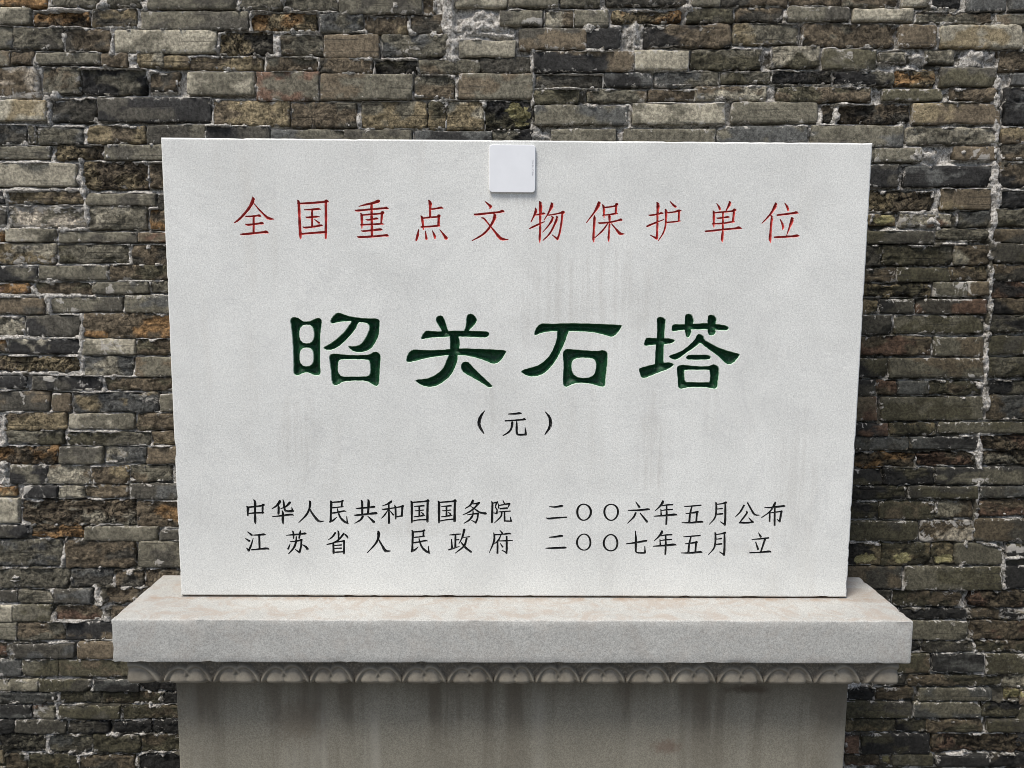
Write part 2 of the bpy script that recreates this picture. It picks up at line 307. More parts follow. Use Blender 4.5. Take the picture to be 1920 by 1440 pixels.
# ------------------------------------------------------------------ the tablet and its carved characters
GLYPHS = """
# name x0 y0 color ; strokes separated by |
quan 430 340 R|435,290,12 445,345,52 380,480,42 260,630,36 170,720,32 98,772,20|450,400,12 560,530,24 680,650,34 740,690,45 835,708,14|310,655,22 400,655,28 530,640,30 560,640,40 600,658,10|455,665,32 455,960,32|300,800,16 350,812,32 540,790,30 610,780,42 642,797,12|210,990,18 300,985,34 600,955,32 690,945,45 732,970,12
guo 430 340 R|1270,345,8 1300,400,38 1315,700,38 1330,980,42 1335,1060,28|1290,415,28 1560,400,34 1780,380,34 1820,365,48 1862,385,12|1810,390,38 1812,700,38 1808,1060,34|1405,530,16 1550,525,30 1660,515,34 1720,525,10|1550,540,32 1553,850,32|1435,665,14 1470,675,30 1620,660,32 1697,665,12|1600,715,14 1680,775,32|1380,850,14 1420,865,30 1600,845,30 1710,822,36 1754,838,10|1320,985,30 1560,965,32 1800,948,38
zhong 655 340 R|180,468,14 300,435,30 450,400,38 545,365,54|105,535,12 150,545,32 400,522,30 650,500,32 690,495,42 740,517,10|415,430,36 420,700,38 425,1020,36|205,590,8 228,625,34 235,720,38 235,880,16|235,630,26 420,615,28 590,600,30 625,580,48 650,598,10|612,610,38 598,780,28|310,712,12 350,720,28 450,705,28 510,693,34 547,708,10|220,812,28 400,805,28 590,795,28 652,802,12|220,925,12 270,930,28 450,912,30 575,898,38 622,912,10|150,1035,12 200,1042,34 450,1030,32 660,1010,34 700,1008,42 740,1027,10
dian 655 340 R|1480,345,8 1515,400,50 1515,500,36 1515,670,32|1530,520,26 1640,505,28 1720,490,34 1762,510,10|1335,640,8 1362,680,36 1385,850,30 1390,905,16|1365,690,26 1520,672,28 1650,662,30 1680,640,46 1707,655,10|1678,670,36 1672,820,38|1350,852,28 1500,845,28 1660,830,30 1707,838,10|1300,905,18 1280,1010,38 1255,1100,30|1425,930,14 1445,1070,38|1555,920,10 1600,1020,38 1605,1070,22|1695,905,12 1760,985,30 1815,1060,50
wen 875 340 R|350,380,16 420,440,34 450,468,44 430,520,8|140,610,14 180,618,32 450,590,32 620,572,32 665,552,44 714,575,8|505,600,12 530,650,50 490,760,38 400,900,34 280,1010,30 103,1110,16|285,682,20 330,700,26 420,810,24 520,930,30 620,1050,46 680,1080,40 777,1092,14
wu 875 340 R|1285,490,8 1300,550,42 1260,650,28 1208,760,16|1285,630,22 1380,615,26 1440,600,34 1482,615,8|1360,370,8 1385,430,50 1380,700,34 1378,950,32 1370,1060,36 1372,1160,8|1185,880,24 1300,825,30 1457,755,14|1580,395,8 1600,440,50 1540,580,28 1453,725,14|1520,635,20 1650,615,24 1760,590,28 1805,575,50 1832,590,8|1795,600,32 1780,760,32 1745,960,30 1705,1080,34|1705,1080,34 1600,1000,10|1590,650,12 1615,695,38 1540,820,26 1428,950,14|1680,650,12 1695,690,36 1620,870,30 1540,1000,26 1433,1105,16
bao 1095 340 R|270,375,8 280,420,54 200,570,32 48,770,16|195,640,12 198,700,38 185,900,32 178,1070,36 185,1135,16|340,430,10 370,480,36 375,600,30 378,685,14|375,490,24 500,475,26 590,455,28 615,425,46 637,445,8|605,460,34 595,600,34|355,635,20 500,618,26 600,598,30 634,605,10|480,655,44 480,760,28 470,950,28 462,1060,34 465,1125,16|265,775,14 310,780,28 500,762,26 660,725,30 690,715,40 720,735,8|450,785,18 350,920,28 203,1058,14|505,780,14 590,880,26 660,960,44 690,980,40 757,985,12
hu 1095 340 R|1360,385,8 1390,440,50 1380,600,34 1375,900,32 1368,1070,36|1368,1070,36 1240,1005,12|1215,630,14 1260,632,28 1400,610,24 1450,592,34 1492,605,8|1185,840,30 1300,790,30 1497,715,14|1615,375,14 1680,445,32 1722,475,32|1520,515,8 1540,560,42 1538,700,30 1525,850,28 1480,980,24 1393,1115,14|1550,590,22 1700,570,26 1780,545,36 1832,550,8|1785,560,32 1778,735,30|1540,770,24 1700,755,24 1810,742,16
dan 1315 340 R|290,415,12 335,480,32 350,525,34|520,370,8 535,415,46 460,560,14|215,545,8 235,590,36 235,780,32 238,860,14|235,590,24 400,572,26 580,555,28 625,530,46 654,545,8|615,560,36 595,750,34|285,685,12 330,688,26 440,675,26 500,665,34 532,675,8|215,795,24 400,785,26 590,755,28 627,765,10|410,580,30 405,900,30 392,1070,40 395,1135,14|70,930,12 110,932,28 400,902,28 650,878,32 700,865,46 767,888,8
wei 1315 340 R|1385,395,8 1395,440,50 1320,580,34 1230,690,26 1138,785,14|1310,640,22 1325,680,36 1310,800,36 1300,950,36 1290,1070,44 1300,1140,16|1565,405,12 1615,480,36 1630,540,32|1425,630,28 1600,610,32 1740,590,34 1780,580,42 1827,600,8|1475,705,12 1520,790,32 1535,860,34 1522,912,10|1690,670,8 1705,715,52 1660,850,34 1603,1010,16|1370,1045,22 1450,1042,32 1700,1028,32 1790,1015,42 1845,1025,8
bracket 875 730 K|335,405,12 270,500,36 235,600,44 240,690,42 322,828,18
bracket 875 730 K|1478,425,12 1550,520,34 1572,610,44 1560,710,42 1468,850,14
yuan 875 730 K|785,465,16 900,460,28 1000,450,30 1030,462,8|725,592,20 900,582,24 1050,570,26 1080,562,34 1110,575,8|850,595,10 855,640,34 835,740,28 780,810,26 683,868,16|940,600,16 938,700,30 942,820,30 975,852,28 1095,850,30|1095,710,8 1105,790,26 1108,850,32
zhong2 455 920 K|70,285,8 100,330,38 95,400,28 98,465,20|100,315,26 230,300,26 350,285,26 385,268,38 397,285,8|375,295,28 372,420,26|95,432,20 230,420,24 392,415,22|205,170,12 232,220,34 232,400,28 235,560,34 240,620,18
hua 455 920 K|690,180,10 695,210,40 640,280,30 548,345,12|665,270,14 675,320,30 672,435,30|755,165,10 770,230,26 785,340,28 820,385,30 940,385,36|920,310,10 935,385,30|885,225,36 810,300,26 713,340,12|560,488,12 740,470,26 900,450,30 952,462,14|740,375,12 755,430,30 752,560,32 760,625,16
ren 455 920 K|1245,190,12 1265,225,34 1250,340,28 1190,460,28 1053,600,12|1250,340,22 1320,450,28 1400,550,34 1450,580,28 1522,572,12
min 610 920 K|85,190,8 110,225,32 105,400,28 100,580,30|110,222,20 220,215,24 300,205,26 327,190,30|312,210,24 308,300,26|110,325,20 220,315,20 330,300,18|110,425,24 220,410,24 340,385,24 387,390,12|90,585,28 150,555,26 212,500,10|225,330,10 240,400,22 280,500,26 350,575,32 425,620,18|400,480,10 412,600,24
jiang 455 920 K|95,775,14 170,835,30|55,900,14 125,945,30|75,1080,14 115,1125,32|115,1125,30 160,1020,24 197,895,10|200,835,14 300,832,26 400,822,30 427,830,10|310,840,28 318,1090,28|170,1110,20 320,1098,26 450,1085,32 490,1100,16
su 455 920 K|820,838,12 950,828,24 1100,815,26 1170,805,32 1192,815,12|925,750,8 950,790,26 955,895,20|1090,745,12 1075,800,30 1060,890,24|890,958,14 1000,948,22 1105,925,30|1005,860,14 1000,960,28 960,1070,28 863,1185,16|1100,925,28 1095,1040,26 1065,1160,30|1065,1160,28 990,1105,12|890,1000,12 855,1090,28|1110,1010,10 1180,1050,28 1215,1095,34
sheng 610 920 K|230,745,10 248,790,26 248,895,22|185,795,28 130,870,24 53,925,10|335,795,10 400,850,26 418,885,22|345,810,26 250,920,26 150,980,22 35,1010,20|150,985,26 155,1170,30|155,975,20 280,955,20 350,945,30|352,945,26 350,1180,26|175,1030,16 300,1020,22|175,1085,16 300,1080,22|155,1160,22 350,1145,22
ren 610 920 K|985,750,10 1000,800,42 990,900,32 930,1010,26 788,1165,12|990,900,20 1070,1040,28 1130,1130,40 1227,1132,10
gong 610 920 K|665,180,8 690,220,30 692,440,28|795,170,12 812,210,34 802,430,30|575,330,10 620,335,24 800,318,26 915,305,34|540,460,12 600,462,28 800,440,28 940,425,36 972,435,12|700,490,32 660,550,28 553,612,12|790,475,10 860,540,26 910,590,36
he 610 920 K|1245,190,14 1225,215,34 1160,255,24 1073,285,10|1060,345,12 1110,352,24 1300,322,18|1190,235,22 1192,450,28 1195,605,34|1175,365,12 1110,460,22 1053,520,12|1210,375,10 1275,455,24|1295,265,8 1315,330,28 1320,530,22|1315,320,18 1400,305,22 1455,290,32|1445,305,30 1435,480,26|1320,492,22 1440,475,22
guo2 729 920 K|405,190,8 430,230,32 432,400,32 432,600,22|425,225,20 560,212,24 700,200,26 735,185,36 757,205,10|730,205,32 725,400,32 725,580,34|480,298,12 570,292,22 650,285,24 672,292,8|572,300,24 572,480,24|495,378,12 570,375,20 652,365,18|600,400,10 645,438,22|470,490,12 560,485,22 650,465,26 684,470,8|432,575,18 560,550,20 720,545,22
guo2 780 920 K|405,190,8 430,230,32 432,400,36 432,600,24|425,225,20 560,212,24 700,200,26 735,185,36 757,205,10|730,205,32 725,400,32 725,570,40|480,298,12 570,292,22 650,285,24 672,292,8|572,300,24 572,480,24|495,378,12 570,375,20 652,365,18|600,400,10 645,438,22|470,490,12 560,485,22 650,465,26 684,470,8|432,575,18 560,550,20 720,535,22
wu2 780 920 K|1060,170,8 1065,200,34 1010,280,24 923,335,14|1035,250,12 1120,245,22 1185,230,30|1180,235,26 1080,340,26 980,410,22 878,455,10|1020,290,10 1110,350,20 1200,410,26 1305,430,34|965,455,14 1060,440,20 1165,430,28|1165,435,26 1150,530,24 1120,600,28|1120,600,22 1038,555,10|1070,380,14 1065,460,26 1000,550,26 903,612,12
yuan2 780 920 K|1410,205,10 1432,240,26 1430,400,30 1425,590,32|1432,240,16 1500,222,24|1525,215,28 1490,300,18 1520,360,20 1515,430,26|1512,430,24 1458,418,12|1630,180,10 1660,250,22|1550,240,10 1550,325,22|1555,280,18 1650,262,22 1750,245,28|1755,250,26 1728,315,12|1580,340,22 1705,330,30|1550,400,14 1660,392,20 1767,385,18|1610,410,22 1590,490,24 1473,605,12|1660,405,22 1662,570,26|1662,570,22 1790,575,22|1770,490,10 1784,572,26
min 763 975.5 K|85,190,8 110,225,32 105,400,28 100,580,30|110,222,20 220,215,24 300,205,26 327,190,30|312,210,24 308,300,26|110,325,20 220,315,20 330,300,18|110,425,24 220,410,24 340,385,24 387,390,12|90,585,28 150,555,26 212,500,10|225,330,10 240,400,22 280,500,26 350,575,32 425,620,18|400,480,10 412,600,24
zheng 780 920 K|630,832,12 720,825,24 837,815,18|740,830,26 738,1060,28|740,925,18 802,920,18|665,915,16 678,1080,28|615,1110,22 700,1085,22 817,1045,10|905,735,34 870,870,26 803,1000,10|885,880,12 1002,865,18|950,900,26 900,1040,28 733,1175,12|840,960,12 920,1060,30 1032,1150,26
fu 780 920 K|1570,740,8 1620,800,26|1450,785,8 1468,840,24 1460,960,28 1373,1170,10|1465,828,20 1620,822,22 1740,805,26 1780,815,14|1590,840,14 1540,940,26 1468,1000,10|1530,960,24 1528,1170,28|1565,945,14 1700,940,22 1817,935,10|1700,860,24 1702,1060,30 1698,1175,24|1698,1165,22 1608,1115,10|1580,990,10 1625,1055,24
er 1015 920 K|155,300,12 250,308,24 380,290,32 407,292,8|90,512,12 150,525,28 300,510,26 472,500,20
ling 1015 920 K|O 800,405,128,150,46,28
ling 1015 920 K|O 1310,405,128,150,42,28
er 1015 920 K|150,875,14 250,868,26 380,850,32 398,858,8|85,1080,14 200,1080,28 430,1070,30 470,1075,10
ling 1015 920 K|O 797,968,126,150,40,26
ling 1015 920 K|O 1300,980,128,152,42,28
liu 1165 920 K|270,210,10 340,310,32|130,370,14 330,368,28 500,350,28 532,355,12|270,420,26 230,500,26 118,612,12|355,425,14 480,580,32
qi 1165 920 K|265,760,12 275,940,32 270,1130,28|270,1130,24 300,1165,22 441,1170,24|440,1045,12 446,1165,26|95,998,14 270,975,26 472,940,28
nian 1165 920 K|770,185,8 780,215,34 720,300,26 633,380,10|745,290,14 850,270,22 962,265,20|740,345,12 750,460,24|750,375,14 850,360,20 957,355,18|615,480,14 850,465,28 1000,450,32 1047,460,12|850,275,22 850,480,26 842,630,26
nian 1163.3 976.3 K|770,185,8 780,215,34 720,300,26 633,380,10|745,290,14 850,270,22 962,265,20|740,345,12 750,460,24|750,375,14 850,360,20 957,355,18|615,480,14 850,465,28 1000,450,32 1047,460,12|850,275,22 850,480,26 842,630,26
wu3 1165 920 K|1185,298,12 1320,290,20 1492,275,20|1322,300,22 1290,440,26 1275,590,30|1215,430,14 1320,420,22 1430,400,32|1420,410,28 1405,590,24|1140,602,14 1300,602,24 1500,585,30 1532,598,12
wu3 1163.3 976.7 K|1185,298,12 1320,290,20 1492,275,20|1322,300,22 1290,440,26 1275,590,30|1215,430,14 1320,420,22 1430,400,32|1420,410,28 1405,590,24|1140,602,14 1300,602,24 1500,585,30 1532,598,12
yue 1300 920 K|415,215,8 430,250,26 428,400,26 400,520,24 298,635,10|430,260,16 540,245,20 610,225,32|600,235,26 600,500,30 592,640,30|592,640,24 503,580,10|440,348,14 542,335,22|435,445,20 547,435,26
yue 1298.5 976.5 K|415,215,8 430,250,26 428,400,26 400,520,24 298,635,10|430,260,16 540,245,20 610,225,32|600,235,26 600,500,30 592,640,30|592,640,24 503,580,10|440,348,14 542,335,22|435,445,20 547,435,26
gong2 1300 920 K|950,280,26 880,400,24 783,500,10|1020,232,20 1090,360,24 1150,450,28 1234,462,12|1000,385,14 1000,430,26 870,600,20|870,600,26 1000,605,26 1120,590,24|1035,505,10 1115,592,30
bu 1300 920 K|1340,318,12 1450,318,22 1680,292,30 1720,295,12|1530,210,8 1530,245,32 1440,390,22 1283,505,14|1435,420,22 1430,575,26|1435,420,16 1650,390,22|1655,390,30 1620,580,28|1620,580,22 1563,530,8|1530,330,22 1525,520,28 1525,648,26
li 1300 920 K|1220,785,8 1265,865,32|1100,915,12 1250,905,22 1412,888,24|1170,965,14 1215,1100,30|1345,910,30 1310,1020,26 1265,1150,22|1060,1165,18 1250,1158,22 1420,1142,30 1457,1155,14
"""
BIG = """
zhao 535 585|90,150 130,100 180,95 250,115 330,170 400,175 470,165 540,130 610,108 660,125 685,170 680,260 660,420 655,700 655,1000 665,1110 650,1180 600,1195 530,1190 450,1155 380,1145 310,1165 240,1195 180,1185 150,1130 150,950 140,700 125,450 100,250|H 265,420 280,320 330,262 400,250 470,262 520,330 533,420 520,510 470,570 400,585 330,570 280,510|H 270,850 282,750 330,690 398,680 465,690 512,750 525,850 512,940 465,1000 395,1015 330,1000 282,940|845,150 880,90 940,30 1000,12 1080,35 1200,75 1350,100 1500,115 1700,120 1760,150 1772,200 1765,330 1750,450 1700,560 1620,680 1520,740 1400,765 1290,750 1210,700 1180,640 1260,640 1340,630 1420,590 1500,480 1560,350 1570,280 1530,225 1440,205 1370,215 1320,320 1200,470 1080,590 960,680 850,720 760,715 715,680 730,650 830,595 960,500 1100,370 1180,260 1230,185 1160,185 1020,195 880,225 845,190|820,850 840,800 900,780 1000,785 1150,800 1350,805 1560,795 1640,755 1710,745 1765,780 1790,850 1780,1000 1770,1200 1755,1350 1710,1400 1650,1380 1560,1325 1450,1300 1250,1300 1080,1320 1010,1360 940,1385 890,1360 865,1280 850,1100 830,950|H 1000,940 1030,908 1100,898 1300,895 1500,903 1570,930 1590,1050 1582,1150 1540,1198 1400,1208 1100,1208 1030,1180 990,1110 992,1000
guan 760 585|570,130 600,80 660,65 710,90 760,200 810,350 900,390 720,395 640,290 580,190|1145,100 1170,50 1220,30 1280,50 1330,110 1345,170 1290,260 1200,350 1180,410 1090,400 1130,260|295,510 310,440 380,355 450,350 600,360 820,350 1100,348 1400,355 1530,365 1575,400 1560,460 1480,490 1300,480 1100,475 900,470 700,480 500,490 380,510|15,890 50,780 150,705 400,712 700,705 850,690 1100,680 1400,690 1650,700 1885,725 1860,820 1790,920 1700,975 1620,975 1500,925 1350,875 1150,830 950,820 700,830 400,875 200,925 60,950 20,925|835,440 900,430 990,445 1025,560 1020,660 990,800 980,920 930,1060 850,1200 700,1330 560,1400 430,1415 300,1380 200,1310 205,1270 320,1255 450,1230 600,1150 710,1040 770,900 820,780 835,620|1040,1010 1070,950 1120,930 1190,945 1280,1040 1400,1160 1550,1300 1635,1385 1620,1415 1560,1420 1430,1340 1250,1235 1100,1150 1050,1080
shi 975 585|265,400 290,320 350,245 430,212 600,218 900,208 1200,212 1500,220 1800,235 1900,245 1915,270 1860,370 1780,450 1720,475 1640,455 1450,405 1250,380 1000,370 700,370 550,375 400,405 310,440 270,430|715,300 920,300 880,480 820,640 760,760 700,880 600,1020 480,1140 350,1205 220,1220 100,1190 20,1120 80,1075 200,1040 330,1000 450,920 560,800 640,640 690,480|805,760 840,710 880,690 960,695 1150,710 1350,725 1480,725 1540,712 1610,730 1645,780 1648,900 1630,1100 1610,1270 1600,1380 1560,1410 1480,1400 1350,1360 1150,1340 1030,1350 930,1390 860,1415 810,1360 805,1200 815,1000 803,860|H 990,930 1050,885 1150,868 1300,875 1390,900 1425,980 1415,1080 1390,1160 1320,1215 1200,1235 1080,1215 1000,1150 975,1040
ta 1197 585|345,130 400,90 460,100 515,150 510,250 495,450 485,700 480,950 500,1010 310,1010 310,950 320,700 345,450 350,250|105,585 140,495 200,480 340,488 500,488 620,500 690,535 640,590 540,610 400,620 250,630 140,645 110,620|10,1070 60,1040 200,1000 350,965 500,945 600,945 665,980 650,1020 560,1080 400,1140 250,1200 130,1245 60,1235 30,1170|625,290 640,245 700,225 870,228 1100,215 1300,205 1480,225 1620,245 1690,280 1695,330 1640,350 1480,345 1250,335 1000,340 850,345 660,370 625,340|870,110 890,50 940,30 1000,50 1030,110 1045,190 1000,290 1000,380 970,460 930,490 890,450 870,330|1300,120 1310,70 1360,48 1430,70 1470,140 1460,220 1440,310 1460,370 1440,420 1380,450 1320,430 1295,340 1330,270 1295,200|1100,430 1150,410 1220,450 1250,520 1350,580 1500,660 1700,730 1850,770 1905,795 1880,860 1800,950 1720,990 1640,970 1500,840 1350,730 1230,640 1160,595 1050,680 900,780 780,870 690,905 600,870 580,820 680,780 820,720 950,620 1050,520|890,855 930,810 1000,800 1280,800 1340,820 1365,850 1330,895 1200,905 960,905 910,885|720,1060 750,1010 830,988 950,1000 1150,1015 1320,1010 1400,980 1460,995 1510,1040 1520,1150 1500,1300 1490,1400 1450,1445 1370,1440 1250,1422 1100,1418 950,1422 850,1440 790,1450 745,1400 735,1250|H 870,1120 890,1100 950,1095 1290,1095 1330,1110 1345,1200 1330,1300 1290,1315 950,1312 890,1300 870,1220
"""
LAB = {'quan': '', }
tablet = empty("stone_tablet", (0.0, SLAB_T / 2, SLAB_Z0), "upright white marble tablet carved with red, green and black characters", "tablet")

def catmull(P, n, closed=False):
    P = np.asarray(P, float); out = []; m = len(P)
    if m < 3 and not closed: 
        return np.array([P[0] + (P[-1] - P[0]) * t for t in np.linspace(0, 1, max(2, n))])
    R = range(m) if closed else range(m - 1)
    for i in R:
        p0 = P[(i - 1) % m] if closed or i > 0 else 2 * P[0] - P[1]
        p1 = P[i]; p2 = P[(i + 1) % m]
        p3 = P[(i + 2) % m] if closed or i + 2 < m else 2 * P[-1] - P[-2]
        for k in range(n):
            t = k / n
            out.append(0.5 * ((2 * p1) + (-p0 + p2) * t + (2 * p0 - 5 * p1 + 4 * p2 - p3) * t * t + (-p0 + 3 * p1 - 3 * p2 + p3) * t ** 3))
    if not closed: out.append(P[-1])
    return np.array(out)
def area(P):
    x, y = P[:, 0], P[:, 1]; return 0.5 * np.sum(x * np.roll(y, -1) - np.roll(x, -1) * y)
def seg_dist(pts, A, B):
    out = np.full(len(pts), 1e9)
    d = B - A; L = np.maximum((d ** 2).sum(1), 1e-14)
    for s in range(0, len(pts), 400):
        p = pts[s:s + 400][:, None, :]
        t = np.clip(((p - A[None]) * d[None]).sum(2) / L[None], 0, 1)
        q = A[None] + t[..., None] * d[None]
        out[s:s + 400] = np.sqrt(((p - q) ** 2).sum(2)).min(1)
    return out
def in_poly(pts, P):
    x, y = pts[:, 0], pts[:, 1]; c = np.zeros(len(pts), bool); j = len(P) - 1
    for i in range(len(P)):
        xi, yi = P[i]; xj, yj = P[j]
        hit = ((yi > y) != (yj > y)) & (x < (xj - xi) * (y - yi) / ((yj - yi) + 1e-15) + xi)
        c ^= hit; j = i
    return c

front_V, front_F = [], []          # flat stone left standing round the characters
def add_front(V2, F):
    b = len(front_V); front_V.extend([(p[0], 0.0, p[1]) for p in V2]); front_F.extend([tuple(b + i for i in f) for f in F])

def carve(name, polys, holes, centre, mat, depth_fn, label, extra=None, pad=0.003):
    allp = np.concatenate(polys)
    x0, z0 = allp.min(0) - pad; x1, z1 = allp.max(0) + pad
    rect = np.array([(x0, z0), (x1, z0), (x1, z1), (x0, z1)])
    def classify(V, f):
        f = [list(t) for t in f]
        cen_ = np.array([V[t].mean(0) for t in f]); kk = np.zeros(len(f), bool)
        for P in polys:
            lo, hi = P.min(0), P.max(0); w = np.where(((cen_ >= lo) & (cen_ <= hi)).all(1) & ~kk)[0]
            if len(w): kk[w[in_poly(cen_[w], P)]] = True
        for P in holes: kk &= ~in_poly(cen_, P)
        inr = ((cen_ >= rect[0]) & (cen_ <= rect[2])).all(1)
        solid, cut = [], []
        for tri, k, ir in zip(f, kk, inr):
            if not ir: continue
            ar = area(V[tri])
            if ar < 0: tri = tri[::-1]
            (cut if k else solid).append(tri)
        return solid, cut
    def rim(cut):
        ed = {}
        for t in cut:
            for a, b in zip(t, t[1:] + t[:1]): ed[(min(a, b), max(a, b))] = ed.get((min(a, b), max(a, b)), 0) + 1
        return [k for k, c in ed.items() if c == 1]
    # first pass: the union of all strokes; second pass: its outline alone, so grooves have one clean bottom line
    verts = []; faces = []
    for P in polys + holes:
        P = P if area(P) > 0 else P[::-1]
        b = len(verts); verts += [tuple(p) for p in P]; faces.append(list(range(b, b + len(P))))
    v, e, f, ov, oe, of = delaunay_2d_cdt([Vector(p) for p in verts], [], faces, 0, 2e-6, True)
    V = np.array([(p.x, p.y) for p in v]); _, cut = classify(V, f); bd0 = rim(cut)
    us = sorted({i for k in bd0 for i in k}); m0 = {u: i + 4 for i, u in enumerate(us)}
    verts = [tuple(p) for p in rect] + [tuple(V[u]) for u in us]
    edges = [(0, 1), (1, 2), (2, 3), (3, 0)] + [(m0[a], m0[b]) for a, b in bd0]
    if centre is not None and len(centre):
        dc = seg_dist(np.asarray(centre), V[[k[0] for k in bd0]], V[[k[1] for k in bd0]])
        verts += [tuple(p) for p, q in zip(centre, dc) if q > 0.00045]
    v, e, f, ov, oe, of = delaunay_2d_cdt([Vector(p) for p in verts], edges, [], 0, 1e-6, True)
    V = np.array([(p.x, p.y) for p in v]); solid, cut = classify(V, f)
    # boundary of the cut region
    ed = {}
    for t in cut:
        for a, b in zip(t, t[1:] + t[:1]): ed[(min(a, b), max(a, b))] = ed.get((min(a, b), max(a, b)), 0) + 1
    bd = np.array([k for k, c in ed.items() if c == 1])
    used = sorted({i for t in cut for i in t}); rm = {u: i for i, u in enumerate(used)}
    P = V[used]; d = seg_dist(P, V[bd[:, 0]], V[bd[:, 1]])
    isb = np.zeros(len(V), bool); isb[bd.ravel()] = True
    d[isb[used]] = 0
    y = depth_fn(d)
    su = sorted({i for t in solid for i in t}); sm = {u: i for i, u in enumerate(su)}
    add_front(V[su], [[sm[i] for i in t] for t in solid])
    o = mesh_obj(name, np.column_stack([P[:, 0], y, P[:, 1]]), [[rm[i] for i in t] for t in cut], mat, smooth=True, attrs={"dist": ('FLOAT', d)})
    o.parent = tablet; o.matrix_parent_inverse = Matrix.Translation(-tablet.location)
    if label: o['label'] = label
    return (x0, z0, x1, z1)

rects = []
thin = lambda d: np.where(d > 0, 0.0006 + 1.7 * d, 0)
def big_depth(d): return 0.014 * np.tanh(d * 2.5 / 0.014)
MAT = {'R': M_RED, 'K': M_BLACK}
for line in GLYPHS.strip().splitlines():
    if line.startswith('#'): continue
    parts = line.split('|'); nm, gx, gy, c = parts[0].split(); gx, gy = float(gx), float(gy)
    polys, holes, cen = [], [], []
    def W(a):
        a = np.asarray(a, float); X, Z = px_to(gx + a[:, 0] / 10, gy + a[:, 1] / 10, 0.0); return np.column_stack([X, Z])
    for st in parts[1:]:
        if st.startswith('O'):
            cx, cy, rx, ry, w, w2 = map(float, st[2:].split(','))
            th = np.linspace(0, 2 * math.pi, 40, endpoint=False)
            nn = 1 + 0.02 * np.sin(3 * th + cx)
            polys.append(W(np.column_stack([cx + (rx + w / 2) * np.cos(th) * nn, cy + (ry + w2 / 2) * np.sin(th) * nn])))
            holes.append(W(np.column_stack([cx + (rx - w / 2) * np.cos(th) * nn, cy + (ry - w2 / 2) * np.sin(th) * nn])))
            th2 = np.linspace(0, 2 * math.pi, 60, endpoint=False)
            cen.append(W(np.column_stack([cx + rx * np.cos(th2) * (1 + 0.02 * np.sin(3 * th2 + cx)), cy + ry * np.sin(th2) * (1 + 0.02 * np.sin(3 * th2 + cx))])))
            continue
        P = np.array([[float(q) for q in s.split(',')] for s in st.split()])
        P[:, 2] = P[:, 2] * (1.36 if c == 'R' else 1.42) + 2
        C = catmull(P, 5 if len(P) > 2 else 7)
        if c == 'R': C[:, 1] += C[:, 2] * 0.10
        C[:, 2] = np.maximum(C[:, 2], 7) * (1 + 0.07 * np.sin(np.arange(len(C)) * 1.7 + C[0, 0]))
        for i in range(len(C) - 1):
            d = C[i + 1, :2] - C[i, :2]; L = np.hypot(*d)
            if L < 1e-3: continue
            n = np.array([-d[1], d[0]]) / L
            a, b = C[i, 2] / 2, C[i + 1, 2] / 2
            g_ = d / L * 1.2; p0, p1 = C[i, :2] - g_, C[i + 1, :2] + g_
            polys.append(W([p0 + n * a, p0 - n * a, p1 - n * b, p1 + n * b]))
        for i in range(len(C)):
            r = C[i, 2] / 2
            if (i in (0, len(C) - 1)) and r < 8: continue
            if i % 2 and 0 < i < len(C) - 1: continue
            th = np.arange(8) * math.pi / 4 + 0.3
            polys.append(W(np.column_stack([C[i, 0] + r * np.cos(th), C[i, 1] + r * np.sin(th)])))
        dn = [C[:1, :2]]
        for i in range(len(C) - 1):
            m_ = max(1, int(np.hypot(*(C[i + 1, :2] - C[i, :2])) / 7)); q = np.arange(1, m_ + 1)[:, None] / m_
            dn.append(C[i, :2] * (1 - q) + C[i + 1, :2] * q)
        cen.append(W(np.concatenate(dn)))
    rects.append(carve("carved_bracket" if nm == 'bracket' else "carved_character", polys, holes, np.concatenate(cen), MAT[c], thin,
                       {'R': 'red painted carved character', 'K': 'small black painted carved character'}[c] if nm != 'bracket' else 'black painted carved bracket', pad=0.0012))
for line in BIG.strip().splitlines():
    parts = line.split('|'); nm, gx, gy = parts[0].split(); gx, gy = float(gx), float(gy)
    polys, holes = [], []
    for st in parts[1:]:
        hole = st.startswith('H'); st = st[2:] if hole else st
        C = catmull(np.array([[float(q) for q in s.split(',')] for s in st.split()]), 4, closed=True)
        k = np.arange(len(C)); C = C + np.column_stack([np.sin(k * 2.3), np.cos(k * 1.9)]) * 2.2
        X, Z = px_to(gx + C[:, 0] / 10, gy + C[:, 1] / 10, 0.0)
        (holes if hole else polys).append(np.column_stack([X, Z]))
    allp = np.concatenate(polys); st_ = 0.00125
    gx_, gz_ = np.meshgrid(np.arange(allp[:, 0].min(), allp[:, 0].max(), st_), np.arange(allp[:, 1].min(), allp[:, 1].max(), st_))
    G = np.column_stack([gx_.ravel(), gz_.ravel()]) + rng.uniform(-0.3, 0.3, (gx_.size, 2)) * st_
    ins = np.zeros(len(G), bool)
    for P in polys: ins |= in_poly(G, P)
    for P in holes: ins &= ~in_poly(G, P)
    G = G[ins]
    near = np.full(len(G), 1e9)
    for P in polys + holes: near = np.minimum(near, seg_dist(G, P, np.roll(P, -1, 0)))
    G = G[near > 0.0005]
    rects.append(carve("carved_character", polys, holes, G, M_GREEN, big_depth, 'large deep-cut green painted character'))

